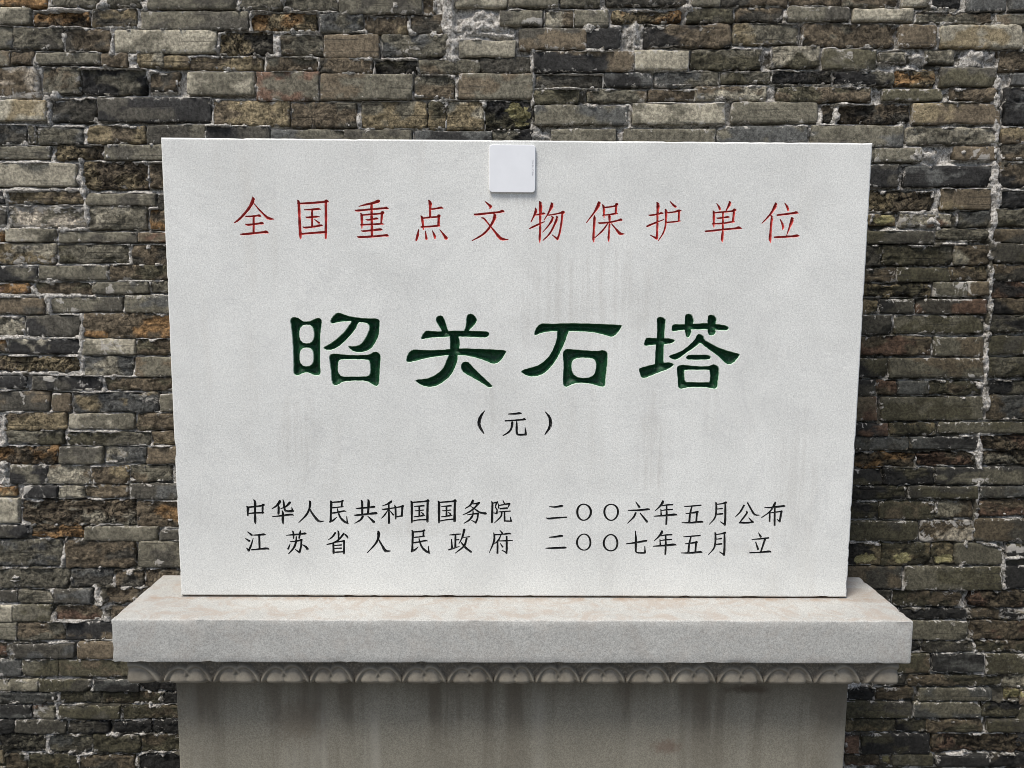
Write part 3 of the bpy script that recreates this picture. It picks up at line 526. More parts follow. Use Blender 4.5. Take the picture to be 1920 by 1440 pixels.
# the flat field between the character tiles, as one triangulated sheet
hw = 0.625; EDGE = 0.0034
bx = [(-hw + EDGE, SLAB_Z0 + EDGE), (hw - EDGE, SLAB_Z0 + EDGE), (hw - EDGE, SLAB_Z1 - EDGE), (-hw + EDGE, SLAB_Z1 - EDGE)]
NE = 170
def edge_pts(a, b, n):
    return [(a[0] + (b[0] - a[0]) * i / n, a[1] + (b[1] - a[1]) * i / n) for i in range(n)]
outer = edge_pts(bx[0], bx[1], NE) + edge_pts(bx[1], bx[2], NE) + edge_pts(bx[2], bx[3], NE) + edge_pts(bx[3], bx[0], NE)
vv = list(outer); ff = [list(range(len(outer)))]
for (x0, z0, x1, z1) in rects:
    b = len(vv); vv += [(x0, z0), (x1, z0), (x1, z1), (x0, z1)]; ff.append([b, b + 1, b + 2, b + 3])
v, e, f, ov, oe, of = delaunay_2d_cdt([Vector(p) for p in vv], [], ff, 1, 1e-7, True)
V2 = np.array([(p.x, p.y) for p in v]); keep = []
for tri, o in zip(f, of):
    if set(o) == {0}:
        tri = list(tri); keep.append(tri if area(V2[tri]) > 0 else tri[::-1])
add_front(V2, keep)
# rim: rounded arris, sides, back
b0 = len(front_V)
ringdefs = [(0.0, 0.0, 0.0), (0.35, 0.12, 0.3), (0.75, 0.45, 0.8), (1.0, 1.0, 1.0)]
rings = []
ii_ = np.arange(len(outer)); wob = np.clip(vnoise(ii_ * 0.45, ii_ * 0.0 + .5, 31) - 0.62, 0, 1) * 2.4 + 0.12 * rng.random(len(outer))
for k, (fo, fy, _) in enumerate(ringdefs):
    r = []
    for i, (x, z) in enumerate(outer):
        cx = 0.0; cz = (SLAB_Z0 + SLAB_Z1) / 2
        ex = (hw - EDGE); ez = (SLAB_Z1 - SLAB_Z0) / 2 - EDGE
        ox = EDGE * fo * (1 if x > ex - 1e-6 else -1 if x < -ex + 1e-6 else 0)
        oz = EDGE * fo * (1 if z - cz > ez - 1e-6 else -1 if z - cz < -ez + 1e-6 else 0)
        chip = (0.0022 * wob[i]) * fo * (1.0 if z < cz else 0.6)
        r.append((x + ox - chip * np.sign(ox), EDGE * fy + chip, z + oz - chip * np.sign(oz)))
    rings.append(r)
clean = []
for x, z in outer:
    cz = (SLAB_Z0 + SLAB_Z1) / 2; ez = (SLAB_Z1 - SLAB_Z0) / 2 - EDGE
    clean.append((x + (EDGE if x > hw - EDGE - 1e-6 else -EDGE if x < -hw + EDGE + 1e-6 else 0), z + (EDGE if z - cz > ez - 1e-6 else -EDGE if z - cz < -ez + 1e-6 else 0)))
rings.append([(x, EDGE + 0.006, z) for x, z in clean]); rings.append([(x, SLAB_T, z) for x, z in clean])
for r in rings: front_V.extend(r)
n = len(outer)
for k in range(len(rings) - 1):
    for i in range(n):
        a = b0 + k * n + i; b_ = b0 + k * n + (i + 1) % n; front_F.append((a, a + n, b_ + n, b_))
front_F.append(tuple(b0 + (len(rings) - 1) * n + i for i in range(n)))
body = mesh_obj("tablet_body", front_V, front_F, M_SLAB, smooth=False)
body.parent = tablet; body.matrix_parent_inverse = Matrix.Translation(-tablet.location)

# ------------------------------------------------------------------ blank white plate fixed at the top edge
plate_px = (917.5, 271, 1003, 361)
x0, z1_ = pxz(917.5, 271, -0.005); x1, z0_ = pxz(1003.5, 361, -0.005)
cx, cz = (x0 + x1) / 2, (z0_ + z1_) / 2; pw, ph = (x1 - x0) / 2, (z1_ - z0_) / 2
plate = empty("wall_plaque", (cx, -0.0005, cz), "small blank white acrylic plaque with rounded corners at the tablet's top edge", "plaque")
def rr(w, h, r, n=7):
    P = []
    for sx, sz, a0 in ((1, 1, 0), (-1, 1, 90), (-1, -1, 180), (1, -1, 270)):
        for k in range(n + 1):
            a = math.radians(a0 + 90 * k / n); P.append((sx * (w - r) + r * math.cos(a), sz * (h - r) + r * math.sin(a)))
    return P
P0 = rr(pw, ph, 0.0055); P1 = rr(pw - 0.0008, ph - 0.0008, 0.0050); nP = len(P0)
Vp = [(x, -0.0005, z) for x, z in P0] + [(x, -0.0042, z) for x, z in P0] + [(x, -0.005, z) for x, z in P1]
Fp = [(i, (i + 1) % nP, nP + (i + 1) % nP, nP + i) for i in range(nP)] + [(nP + i, nP + (i + 1) % nP, 2 * nP + (i + 1) % nP, 2 * nP + i) for i in range(nP)]
Fp += [tuple(2 * nP + i for i in range(nP)), tuple(reversed(range(nP)))]
po = mesh_obj("plate", [(x, y + 0.0005, z) for x, y, z in Vp], Fp, M_PLATE, smooth=False); po.parent = plate
gv, gf = [], []                                        # faint vertical line of tiny grey lettering at the right
def bar(u0, v0, u1, v1):
    X, Z = px_to([u0, u1], [v0, v1], -0.005); b = len(gv)
    for (x, z) in ((X[0], Z[1]), (X[1], Z[1]), (X[1], Z[0]), (X[0], Z[0])): gv.append((x - cx, -0.0046, z - cz))
    gf.append((b, b + 1, b + 2, b + 3))
for k, pat in enumerate(["BOX", "E", "BOX2", "T", "BOX", "BOX2", "E"]):
    v = 300 + k * 4.4; u = 997.2
    if pat.startswith("BOX"):
        bar(u, v, u + 3, v + .5); bar(u, v + 2.8, u + 3, v + 3.3); bar(u, v + .5, u + .5, v + 2.8); bar(u + 2.5, v + .5, u + 3, v + 2.8)
        if pat == "BOX2": bar(u + 1.2, v + .5, u + 1.7, v + 2.8)
    elif pat == "E":
        bar(u, v, u + 3, v + .5); bar(u + 1.2, v + .5, u + 1.7, v + 3.3); bar(u, v + 1.5, u + 1.2, v + 2); bar(u + 1.7, v + 1.5, u + 3, v + 2)
    else:
        bar(u, v + 1.3, u + 3, v + 1.8); bar(u, v, u + .5, v + 1.3); bar(u, v + 1.8, u + .5, v + 3.3)
tx = mesh_obj("lettering", gv, gf, M_PRINT, smooth=False); tx.parent = plate

# ------------------------------------------------------------------ pedestal
ped = empty("stone_pedestal", (CAPX, (CAPF + CAPB) / 2, 0.0), "white marble pedestal with projecting cap and carved lotus frieze under the tablet", "pedestal")
def place(o, par=ped):
    o.parent = par; o.matrix_parent_inverse = Matrix.Translation(-par.location); return o
def worn_box(name, x0, x1, y0, y1, z0, z1, mat, step=0.012, r=0.003, chip=0.0015, seed=0, bottom=True):
    """box whose arrises are rounded and slightly chipped: each face is a grid and every vertex near an edge is pulled in"""
    V, F = [], []
    def grid(o, a, b, la, lb, skip=False):
        # steps refined at both ends
        def st(L):
            n = max(2, int(L / step)); s = list(np.linspace(0, L, n + 1)); s = [0, r * .35, r * .9] + [q for q in s if r * 1.6 < q < L - r * 1.6] + [L - r * .9, L - r * .35, L]; return s
        A, B = st(la), st(lb); base = len(V)
        for p in A:
            for q in B: V.append(np.array(o) + np.array(a) * p + np.array(b) * q)
        nb = len(B)
        for i in range(len(A) - 1):
            for j in range(nb - 1): F.append((base + i * nb + j, base + (i + 1) * nb + j, base + (i + 1) * nb + j + 1, base + i * nb + j + 1))
    X, Y, Z = x1 - x0, y1 - y0, z1 - z0
    grid((x0, y0, z0), (1, 0, 0), (0, 0, 1), X, Z)
    grid((x0, y1, z0), (0, 0, 1), (1, 0, 0), Z, X)
    grid((x0, y0, z1), (1, 0, 0), (0, 1, 0), X, Y)
    grid((x0, y0, z0), (0, 1, 0), (1, 0, 0), Y, X)
    grid((x0, y0, z0), (0, 0, 1), (0, 1, 0), Z, Y)
    grid((x1, y0, z0), (0, 1, 0), (0, 0, 1), Y, Z)
    V = np.array(V); c = np.array([(x0 + x1) / 2, (y0 + y1) / 2, (z0 + z1) / 2]); h = np.array([X, Y, Z]) / 2
    q = V - c; core = h - r; cl = np.clip(q, -core, core); d = q - cl; L = np.linalg.norm(d, axis=1)
    nz = (np.abs(d) > 1e-9).sum(1)
    rnd = cl + d * np.where(L > 1e-9, r / np.maximum(L, 1e-9), 0)[:, None]
    out = np.where((L > 1e-9)[:, None], rnd, q)
    key = q[:, 0] * 1.0 + q[:, 1] * 1.3 + q[:, 2] * 0.9
    nn = vnoise(key * 90, q[:, 2] * 70 + q[:, 1] * 50, seed + 3); am = chip * np.clip((nn - 0.62) / 0.38, 0, 1) * (nz >= 2)
    dirn = out / np.maximum(np.linalg.norm(out, axis=1), 1e-9)[:, None]
    out = out - d / np.maximum(L, 1e-9)[:, None] * am[:, None]
    bm_v = out + c
    # weld coincident seam vertices
    o = mesh_obj(name, bm_v, F, mat, smooth=True)
    return place(o)
worn_box("cap_slab", CAPX - CAPW / 2, CAPX + CAPW / 2, CAPF, CAPB, CAPZ - CAPT, CAPZ, M_CAP, r=0.0035, chip=0.0030)
FZ1 = CAPZ - CAPT; FZ0 = FZ1 - 0.0485
SX0 = pxz(330, 1290, SHAFT_F)[0]; SX1 = pxz(1590.5, 1290, SHAFT_F)[0]
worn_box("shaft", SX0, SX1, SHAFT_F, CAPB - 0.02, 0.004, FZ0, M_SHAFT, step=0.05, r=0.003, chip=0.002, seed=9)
worn_box("bedding_joint", -0.612, 0.612, 0.004, SLAB_T - 0.004, CAPZ - 0.001, SLAB_Z0 + 0.001, M_JOINT, step=0.05, r=0.0005, chip=0)
# frieze: core block plus one carved cloud/petal motif after another
FI = 0.013
core = worn_box("frieze_core", CAPX - CAPW / 2 + 0.024, CAPX + CAPW / 2 - 0.024, CAPF + 0.045, CAPB - 0.02, FZ0 + 0.0005, FZ1 - 0.0005, M_FRIEZE, step=0.05, r=0.001, chip=0)
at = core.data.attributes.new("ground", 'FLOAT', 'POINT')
def petal(xa, xb, seed, corner=0):
    ns = max(34, int((xb - xa) / 0.0018)); nt = 26
    S, T = np.meshgrid(np.linspace(0, 1, ns), np.linspace(0, 1, nt))
    # cross-section of the moulding (cyma): t=0 under the cap, t=1 bottom
    yb = 0.009 + 0.0 * T + 0.010 * np.clip((T - 0.8) / 0.2, 0, 1) ** 2
    h = np.full_like(S, 0.0); grd = np.ones_like(S)
    r1 = random.Random(seed)
    def lobe(cs, rs, top, lean, lip):
        nonlocal h, grd
        # outer lip: half ellipse rising from the bottom edge
        dx = (S - cs - lean * (1 - T)) / rs; dz = (1.06 - T) / (1.06 - top)
        d = np.sqrt(dx ** 2 + dz ** 2)
        body_ = np.clip((1 - d) / 0.10, 0, 1); body_ = body_ * body_ * (3 - 2 * body_)
        roll = 0.0058 * body_ * (0.75 + 0.35 * np.sin(np.clip((1 - d) / lip, 0, 1) * math.pi))
        d2 = np.sqrt(((S - cs - lean * .5) / (rs * 0.70)) ** 2 + ((1.10 - T) / ((1.10 - top) * 0.74)) ** 2)
        inn = np.clip(1 - d2, 0, 1)
        groove = np.exp(-((d2 - 1.0) / 0.13) ** 2) * 0.0028
        hh = roll - groove * (d < 0.97) + 0.0048 * np.sqrt(inn)
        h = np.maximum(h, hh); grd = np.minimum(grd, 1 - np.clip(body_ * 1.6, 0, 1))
    if corner == 0:
        lobe(0.29 + r1.uniform(-.02, .02), 0.33 + r1.uniform(-.02, .01), 0.22 + r1.uniform(-.05, .05), 0.07, 0.28)
        lobe(0.72 + r1.uniform(-.02, .02), 0.32 + r1.uniform(-.02, .01), 0.16 + r1.uniform(-.04, .05), -0.10, 0.28)
    elif corner < 0: lobe(0.40, 0.58, 0.12, -0.16, 0.3)
    else: lobe(0.60, 0.55, 0.12, 0.14, 0.3)
    nz = fbm((xa + (xb - xa) * S) * 250, T * 10, 3, 3) - 0.5
    h = h + nz * (0.0006 + 0.0030 * grd)
    X = xa + (xb - xa) * S; Y = CAPF + FI + yb - h * 1.25; Zz = FZ1 - (FZ1 - FZ0) * T
    if corner:      # the motif turns the corner: bend the outer end back
        e = S if corner > 0 else 1 - S
        bend = np.clip((e - 0.80) / 0.2, 0, 1); Y = Y + 0.03 * bend ** 2
    V = np.column_stack([X.ravel(), Y.ravel(), Zz.ravel()])
    G = grd.ravel()
    idx = np.arange(ns * nt).reshape(nt, ns)
    F = [(idx[j, i], idx[j + 1, i], idx[j + 1, i + 1], idx[j, i + 1]) for j in range(nt - 1) for i in range(ns - 1)]
    # close the piece: back wall ring
    ringi = list(idx[0, :]) + list(idx[1:, -1]) + list(idx[-1, -2::-1]) + list(idx[-2:0:-1, 0])
    fr = len(V); Vf = V[ringi].copy(); bk = fr + len(Vf); Vb = V[ringi].copy(); Vb[:, 1] = CAPF + 0.055
    V = np.vstack([V, Vf, Vb]); G = np.concatenate([G, G[ringi], np.ones(len(Vb)) * 0.3]); m = len(ringi); ringi = [fr + q for q in range(m)]
    F += [(ringi[i], ringi[(i + 1) % m], bk + (i + 1) % m, bk + i) for i in range(m)]
    F.append(tuple(bk + i for i in reversed(range(m))))
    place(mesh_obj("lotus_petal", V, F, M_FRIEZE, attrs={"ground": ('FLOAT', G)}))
bnds = [234, 312, 402, 492, 582, 667, 754, 839, 927, 1003, 1088, 1172, 1256, 1343, 1429, 1520, 1610, 1690]
for i in range(len(bnds) - 1):
    xa = pxz(bnds[i], 1262, CAPF + FI + 0.014)[0]; xb = pxz(bnds[i + 1], 1262, CAPF + FI + 0.014)[0]
    petal(xa, xb, i, -1 if i == 0 else 1 if i == len(bnds) - 2 else 0)

# ------------------------------------------------------------------ brick wall
BRICKS = """
-42 -40 87 12 ob 1
93 -40 180 12 g 1
200 -40 265 12 g 1
278 -40 443 17 gd 0
450 -40 528 17 g 1
530 -40 633 18 g 1
636 -40 790 26 gd 0
794 -10 815 28 b 1
855 -40 950 13 gl 0
955 -40 1046 12 g 0
1052 -40 1125 11 g 1
1138 -40 1290 10 db 1
1296 -40 1350 11 g 0
1352 -40 1478 10 db 1
1480 -40 1575 11 b 1
1580 -40 1685 12 bg 1
1690 -40 1742 12 gl 0
1745 -40 1800 16 k 1
1815 -40 1885 20 s 0
1895 -40 1962 18 s 0
-42 14 57 45 lg 0
62 21 169 48 ob 2
173 17 256 50 yd 1
266 22 465 56 gd 0
470 23 593 59 yo 2
600 25 682 61 sg 1
685 30 764 65 by 1
771 29 829 64 bd 1
938 22 1016 47 gd 0
1022 20 1075 50 lb 1
1078 20 1140 50 gd 0
1150 20 1279 40 yo 2
1287 15 1375 42 gm 1
1380 15 1468 40 bd 1
1478 14 1592 38 gd 0
1600 18 1712 39 l 0
1718 24 1860 42 gb 1
1868 28 1962 46 gb 0
-42 50 23 90 gs 0
27 52 118 92 gd 1
123 55 208 94 bd 1
216 56 405 99 lg 0
410 60 512 101 yd 2
526 64 606 103 gb 1
608 66 710 108 b 0
718 66 838 105 sg 1
862 77 966 106 l 0
974 54 1098 92 bd 0
1099 53 1162 92 k 0
1208 48 1370 88 bk 1
1375 44 1498 82 gy 1
1506 44 1678 86 bg 1
1686 48 1754 88 b 0
1764 48 1915 90 ly 0
1922 60 1962 92 l 0
-42 96 18 122 gb 0
20 97 62 120 b 1
68 100 186 120 gd 0
190 100 240 125 bd 1
258 101 305 126 ly 1
307 105 354 126 yb 1
356 106 492 130 yb 1
500 108 597 132 bg 1
598 110 698 137 bd 1
703 113 783 138 dm 2
786 112 898 137 gb 1
901 107 994 136 dg 1
1002 98 1188 134 kb 0
1190 96 1290 130 l 0
1297 93 1428 130 mg 1
1448 86 1537 125 lm 1
1544 93 1642 130 mg 0
1650 97 1700 118 gl 1
1735 95 1790 118 gl 1
1872 95 1962 132 b 1
-42 124 73 185 bw 1
82 127 150 176 gb 1
154 130 272 176 kg 1
281 137 335 172 bd 1
352 136 478 178 gl 0
483 136 598 188 rg 0
602 140 773 186 gb 0
777 142 852 184 gb 1
861 139 998 185 gb 0
1005 140 1130 165 dy 1
1133 137 1222 162 ks 0
1228 134 1350 162 gs 1
1352 134 1445 155 gm 1
1450 134 1560 157 dk 2
1566 136 1676 158 kg 1
1682 132 1753 160 yo 2
1765 128 1868 161 md 0
1897 138 1962 158 s 0
-42 188 87 226 ly 0
96 186 177 228 ds 1
185 184 395 228 kd 0
401 190 542 235 yb 1
547 192 667 238 bg 1
678 190 801 240 yg 1
804 190 836 242 ym 1
838 190 906 243 yl 1
910 190 998 242 mk 2
1000 168 1085 193 m 1
1100 170 1213 190 gb 1
1215 168 1302 188 b 1
1304 163 1438 187 lb 1
1458 165 1632 190 bm 1
1656 168 1765 188 m 0
1778 167 1872 187 b 1
-42 235 48 270 ds 1
52 236 68 268 g 1
72 238 157 270 gs 1
166 237 272 268 yb 1
277 236 385 270 dg 0
390 238 505 276 kd 0
508 244 645 279 sg 0
647 245 772 279 gd 0
779 247 922 279 sk 0
925 245 998 279 kg 1
1003 198 1175 233 gs 0
1187 195 1358 233 lg 0
1372 192 1532 230 g 0
1542 198 1708 230 bd 2
1712 195 1873 232 by 0
1885 164 1962 232 ks 1
1035 243 1155 279 g 0
1170 243 1340 279 g 0
1345 238 1512 279 sg 0
1522 237 1692 275 gs 0
1700 240 1872 270 lg 1
1880 240 1962 268 by 1
-42 275 93 297 gd 0
103 273 196 298 yb 2
198 272 325 299 gd 0
-42 307 142 349 l 0
150 304 277 355 by 2
281 306 345 353 bm 1
-42 360 7 380 k 0
15 360 158 380 yb 1
163 364 292 384 gd 0
296 366 340 392 d 1
-42 386 12 425 d 0
15 386 164 427 gw 1
167 386 276 430 gl 1
281 393 345 430 bo 1
-42 432 10 452 bo 1
13 430 104 453 gl 0
112 436 257 454 gd 0
260 437 345 453 br 0
-42 458 105 494 yl 1
109 460 242 492 gm 1
247 460 345 498 bd 1
-42 500 70 527 kg 0
75 499 202 524 gd 0
206 498 345 525 mb 1
-42 532 53 549 or 1
66 531 172 553 bm 1
175 529 278 550 gs 0
282 528 345 548 gm 1
-42 559 82 587 bd 0
92 558 230 584 gd 0
236 555 345 586 gs 0
-42 594 45 628 gl 1
49 592 149 630 dk 0
157 588 345 632 bo 1
-42 638 14 660 bo 1
18 636 150 662 kl 0
157 636 252 664 lg 0
256 637 345 664 bm 1
-42 668 150 697 yb 2
159 670 250 704 sl 1
255 670 345 705 gb 0
-42 705 48 727 k 0
62 706 190 730 kd 0
197 709 345 731 bm 1
-42 734 92 770 db 0
100 737 132 770 bg 0
138 737 298 772 sy 1
302 740 345 770 g 0
7 774 125 806 by 1
132 776 252 803 gl 0
258 776 345 806 bm 1
14 808 118 832 gm 1
130 810 284 834 gm 1
287 808 345 834 yb 1
-42 838 110 871 bo 2
113 838 193 868 gd 0
197 838 273 868 sl 1
277 838 345 868 bd 0
19 873 90 907 kg 0
86 873 170 907 bl 1
174 875 242 908 by 1
244 873 320 903 gb 1
-42 910 29 931 oy 1
48 911 108 932 k 0
110 912 156 933 l 1
160 910 240 932 yb 1
244 907 345 935 ds 0
-42 934 36 978 l 0
40 938 253 985 bl 2
257 940 345 988 bo 1
-42 984 54 1008 kd 0
58 984 158 1008 ob 2
160 988 296 1012 gd 0
302 995 345 1011 d 0
-42 1012 115 1060 gs 1
122 1013 252 1064 bd 1
262 1014 345 1062 gd 0
-42 1067 127 1103 g 1
132 1068 210 1100 ds 1
218 1070 268 1100 bd 1
271 1068 345 1100 bg 1
-42 1107 33 1127 d 0
35 1107 102 1130 gl 1
104 1105 172 1130 ds 0
200 1103 345 1130 bd 1
-42 1134 25 1164 gl 0
27 1133 97 1164 mg 0
105 1135 195 1162 br 1
208 1137 345 1163 b 1
-42 1167 32 1198 g 0
34 1167 123 1199 gb 1
125 1166 345 1198 kb 0
-42 1206 12 1229 br 1
28 1207 140 1232 ds 0
147 1202 345 1233 b 0
-42 1237 40 1268 s 0
43 1237 110 1267 mg 0
112 1237 345 1268 bm 0
-42 1273 15 1293 gl 0
17 1273 72 1293 lg 0
75 1274 170 1295 dm 0
178 1274 262 1294 ks 0
267 1276 345 1294 k 1
-42 1298 105 1318 sd 1
113 1297 188 1319 gm 1
192 1299 302 1319 mb 1
305 1299 350 1320 k 1
-42 1322 58 1345 sk 0
61 1322 103 1346 lr 1
112 1324 225 1346 dm 0
230 1324 350 1347 mb 1
-42 1350 28 1374 k 1
30 1350 125 1373 d 0
128 1352 205 1374 kd 1
216 1352 285 1373 k 1
288 1351 350 1374 k 1
-42 1378 88 1408 gd 2
92 1380 172 1410 gs 1
174 1378 262 1410 mg 1
266 1377 350 1410 mb 1
-42 1414 50 1442 mb 1
52 1413 148 1442 my 1
150 1416 252 1442 bd 1
260 1414 350 1445 k 1
1600 278 1637 304 gd 0
1640 278 1727 304 gb 0
1790 275 1870 300 b 0
1880 272 1962 300 bd 1
1585 310 1683 350 kd 0
1696 312 1858 349 ks 0
1876 304 1962 350 kb 1
1630 358 1752 396 yb 2
1765 355 1857 392 by 0
1878 358 1962 388 k 1
1632 402 1678 421 yo 1
1688 402 1785 424 lr 1
1798 396 1860 425 gs 1
1868 393 1962 424 gm 1
1585 434 1750 456 dm 0
1757 430 1855 450 gl 1
1865 430 1962 454 db 0
1600 460 1652 498 dm 1
1655 460 1788 496 mg 1
1790 460 1855 496 bl 1
1865 458 1962 492 md 0
1580 503 1680 527 db 1
1683 503 1780 527 m 0
1783 500 1852 525 by 1
1862 498 1962 525 bd 1
1580 532 1746 557 ym 2
1750 530 1812 556 gs 0
1815 528 1852 554 bl 0
1858 529 1962 557 rk 1
1580 562 1647 587 my 1
1650 562 1713 587 dk 0
1720 562 1848 587 rd 0
1858 561 1962 588 bk 1
1580 592 1670 625 dk 0
1678 592 1843 624 mg 0
1850 593 1962 622 kg 1
1580 630 1745 665 br 1
1753 632 1843 667 gb 0
1848 630 1962 664 md 0
1575 673 1663 707 mk 0
1667 672 1842 707 gb 0
1852 671 1962 706 mg 1
1575 713 1640 739 dk 0
1643 714 1680 739 br 1
1684 715 1740 738 sd 0
1742 715 1840 739 mb 1
1852 714 1962 739 kg 1
1575 744 1642 787 br 0
1652 745 1842 787 mg 0
1848 743 1962 786 sb 1
1575 794 1662 816 kr 0
1667 793 1755 815 my 1
1760 792 1962 811 mg 0
1575 820 1703 844 sd 0
1707 820 1834 841 sk 0
1840 818 1962 843 br 2
1575 848 1715 875 bo 2
1722 848 1828 874 br 2
1837 848 1962 872 bl 2
1575 880 1653 908 mk 0
1656 879 1752 908 km 1
1755 877 1918 907 gk 0
1924 880 1962 908 gw 1
1575 912 1698 936 mk 1
1702 912 1832 933 dm 0
1838 912 1962 931 sd 0
1575 942 1646 971 mk 1
1649 941 1750 972 mb 0
1754 938 1825 969 bl 1
1836 937 1962 966 rb 1
1575 977 1720 1012 md 0
1725 976 1825 1014 bw 1
1828 973 1962 1013 db 0
1575 1018 1651 1059 yk 1
1654 1018 1745 1060 my 1
1747 1018 1788 1058 my 1
1791 1019 1878 1057 g 0
1888 1020 1962 1046 km 0
1575 1063 1690 1103 db 0
1698 1063 1876 1105 mg 0
1883 1062 1962 1103 k 0
1600 1108 1670 1136 d 1
1673 1108 1803 1136 bm 1
1820 1108 1962 1138 br 2
1650 1142 1810 1160 k 1
1816 1142 1873 1160 bd 1
1878 1142 1962 1160 kw 1
1650 1164 1812 1198 g 0
1820 1164 1962 1198 br 1
1680 1203 1728 1222 kg 1
1731 1202 1825 1222 dg 1
1831 1202 1962 1222 mb 1
1675 1227 1743 1261 mb 0
1748 1226 1845 1258 ks 0
1849 1226 1962 1262 mg 0
1640 1265 1695 1286 d 1
1705 1266 1877 1286 bm 1
1881 1265 1962 1288 gl 1
1585 1291 1640 1311 k 1
1643 1290 1712 1310 bm 1
1724 1290 1858 1313 gs 0
1884 1292 1962 1313 yo 2
1585 1315 1710 1346 md 0
1714 1317 1838 1344 gs 0
1843 1318 1962 1345 km 1
1585 1350 1679 1371 my 1
1681 1350 1735 1370 km 1
1738 1350 1842 1372 bm 1
1854 1350 1962 1372 md 0
1585 1376 1610 1411 rk 0
1614 1376 1740 1411 km 0
1748 1376 1962 1410 br 2
1585 1416 1648 1436 br 1
1652 1416 1671 1434 yw 1
1673 1414 1748 1434 mg 0
1755 1415 1852 1435 k 0
1854 1415 1962 1438 kb 1
"""
wall = empty("brick_wall", (0, WALLY, 0), "old weathered grey-brown brick wall with pale crumbling mortar behind the white tablet", "wall")
PAL = dict(g=(0.146, 0.134, 0.100), l=(0.325, 0.296, 0.225), d=(0.078, 0.072, 0.058), k=(0.034, 0.033, 0.031), b=(0.140, 0.112, 0.076), o=(0.300, 0.180, 0.082),
           r=(0.155, 0.098, 0.068), y=(0.235, 0.190, 0.115), w=(0.480, 0.420, 0.330), m=(0.088, 0.080, 0.052), s=(0.102, 0.102, 0.094))
bl = []
for ln in BRICKS.strip().splitlines():
    a = ln.split(); bl.append((*[float(q) for q in a[:4]], a[4], int(a[5])))
def shown_area(b):
    x0, y0, x1, y1 = max(b[0], 0), max(b[1], 0), min(b[2], 1920), min(b[3], 1440)
    return max(0, x1 - x0) * max(0, y1 - y0)

def _w(L): return [(*pxz(u, v, WALLY), ru / 870.0, rv / 870.0) for u, v, ru, rv in L]
LIMEB = _w([(202, 541, 14, 7), (112, 567, 9, 6), (135, 579, 12, 6), (95, 712, 12, 6), (150, 718, 15, 7), (50, 915, 8, 9), (230, 853, 26, 8), (50, 480, 50, 14), (90, 393, 70, 9),
            (140, 410, 20, 14), (300, 1052, 14, 6), (1715, 290, 16, 10), (1700, 412, 24, 10), (1800, 541, 14, 12), (1750, 1002, 26, 8), (1722, 1040, 14, 14), (275, 752, 18, 10), (45, 745, 6, 10),
            (770, 90, 22, 10), (1000, 40, 20, 8), (1330, 60, 20, 14), (1835, 288, 22, 10), (1590, 106, 20, 10), (60, 177, 30, 7), (1905, 1030, 40, 6), (1840, 895, 26, 7), (75, 1332, 18, 10), (208, 650, 20, 8)])
LICHEN = _w([(1622, 1048, 22, 10), (1690, 1046, 16, 13), (1765, 1048, 18, 10), (1658, 411, 20, 8), (972, 215, 20, 18), (1895, 1300, 24, 9), (1660, 1424, 9, 8)])
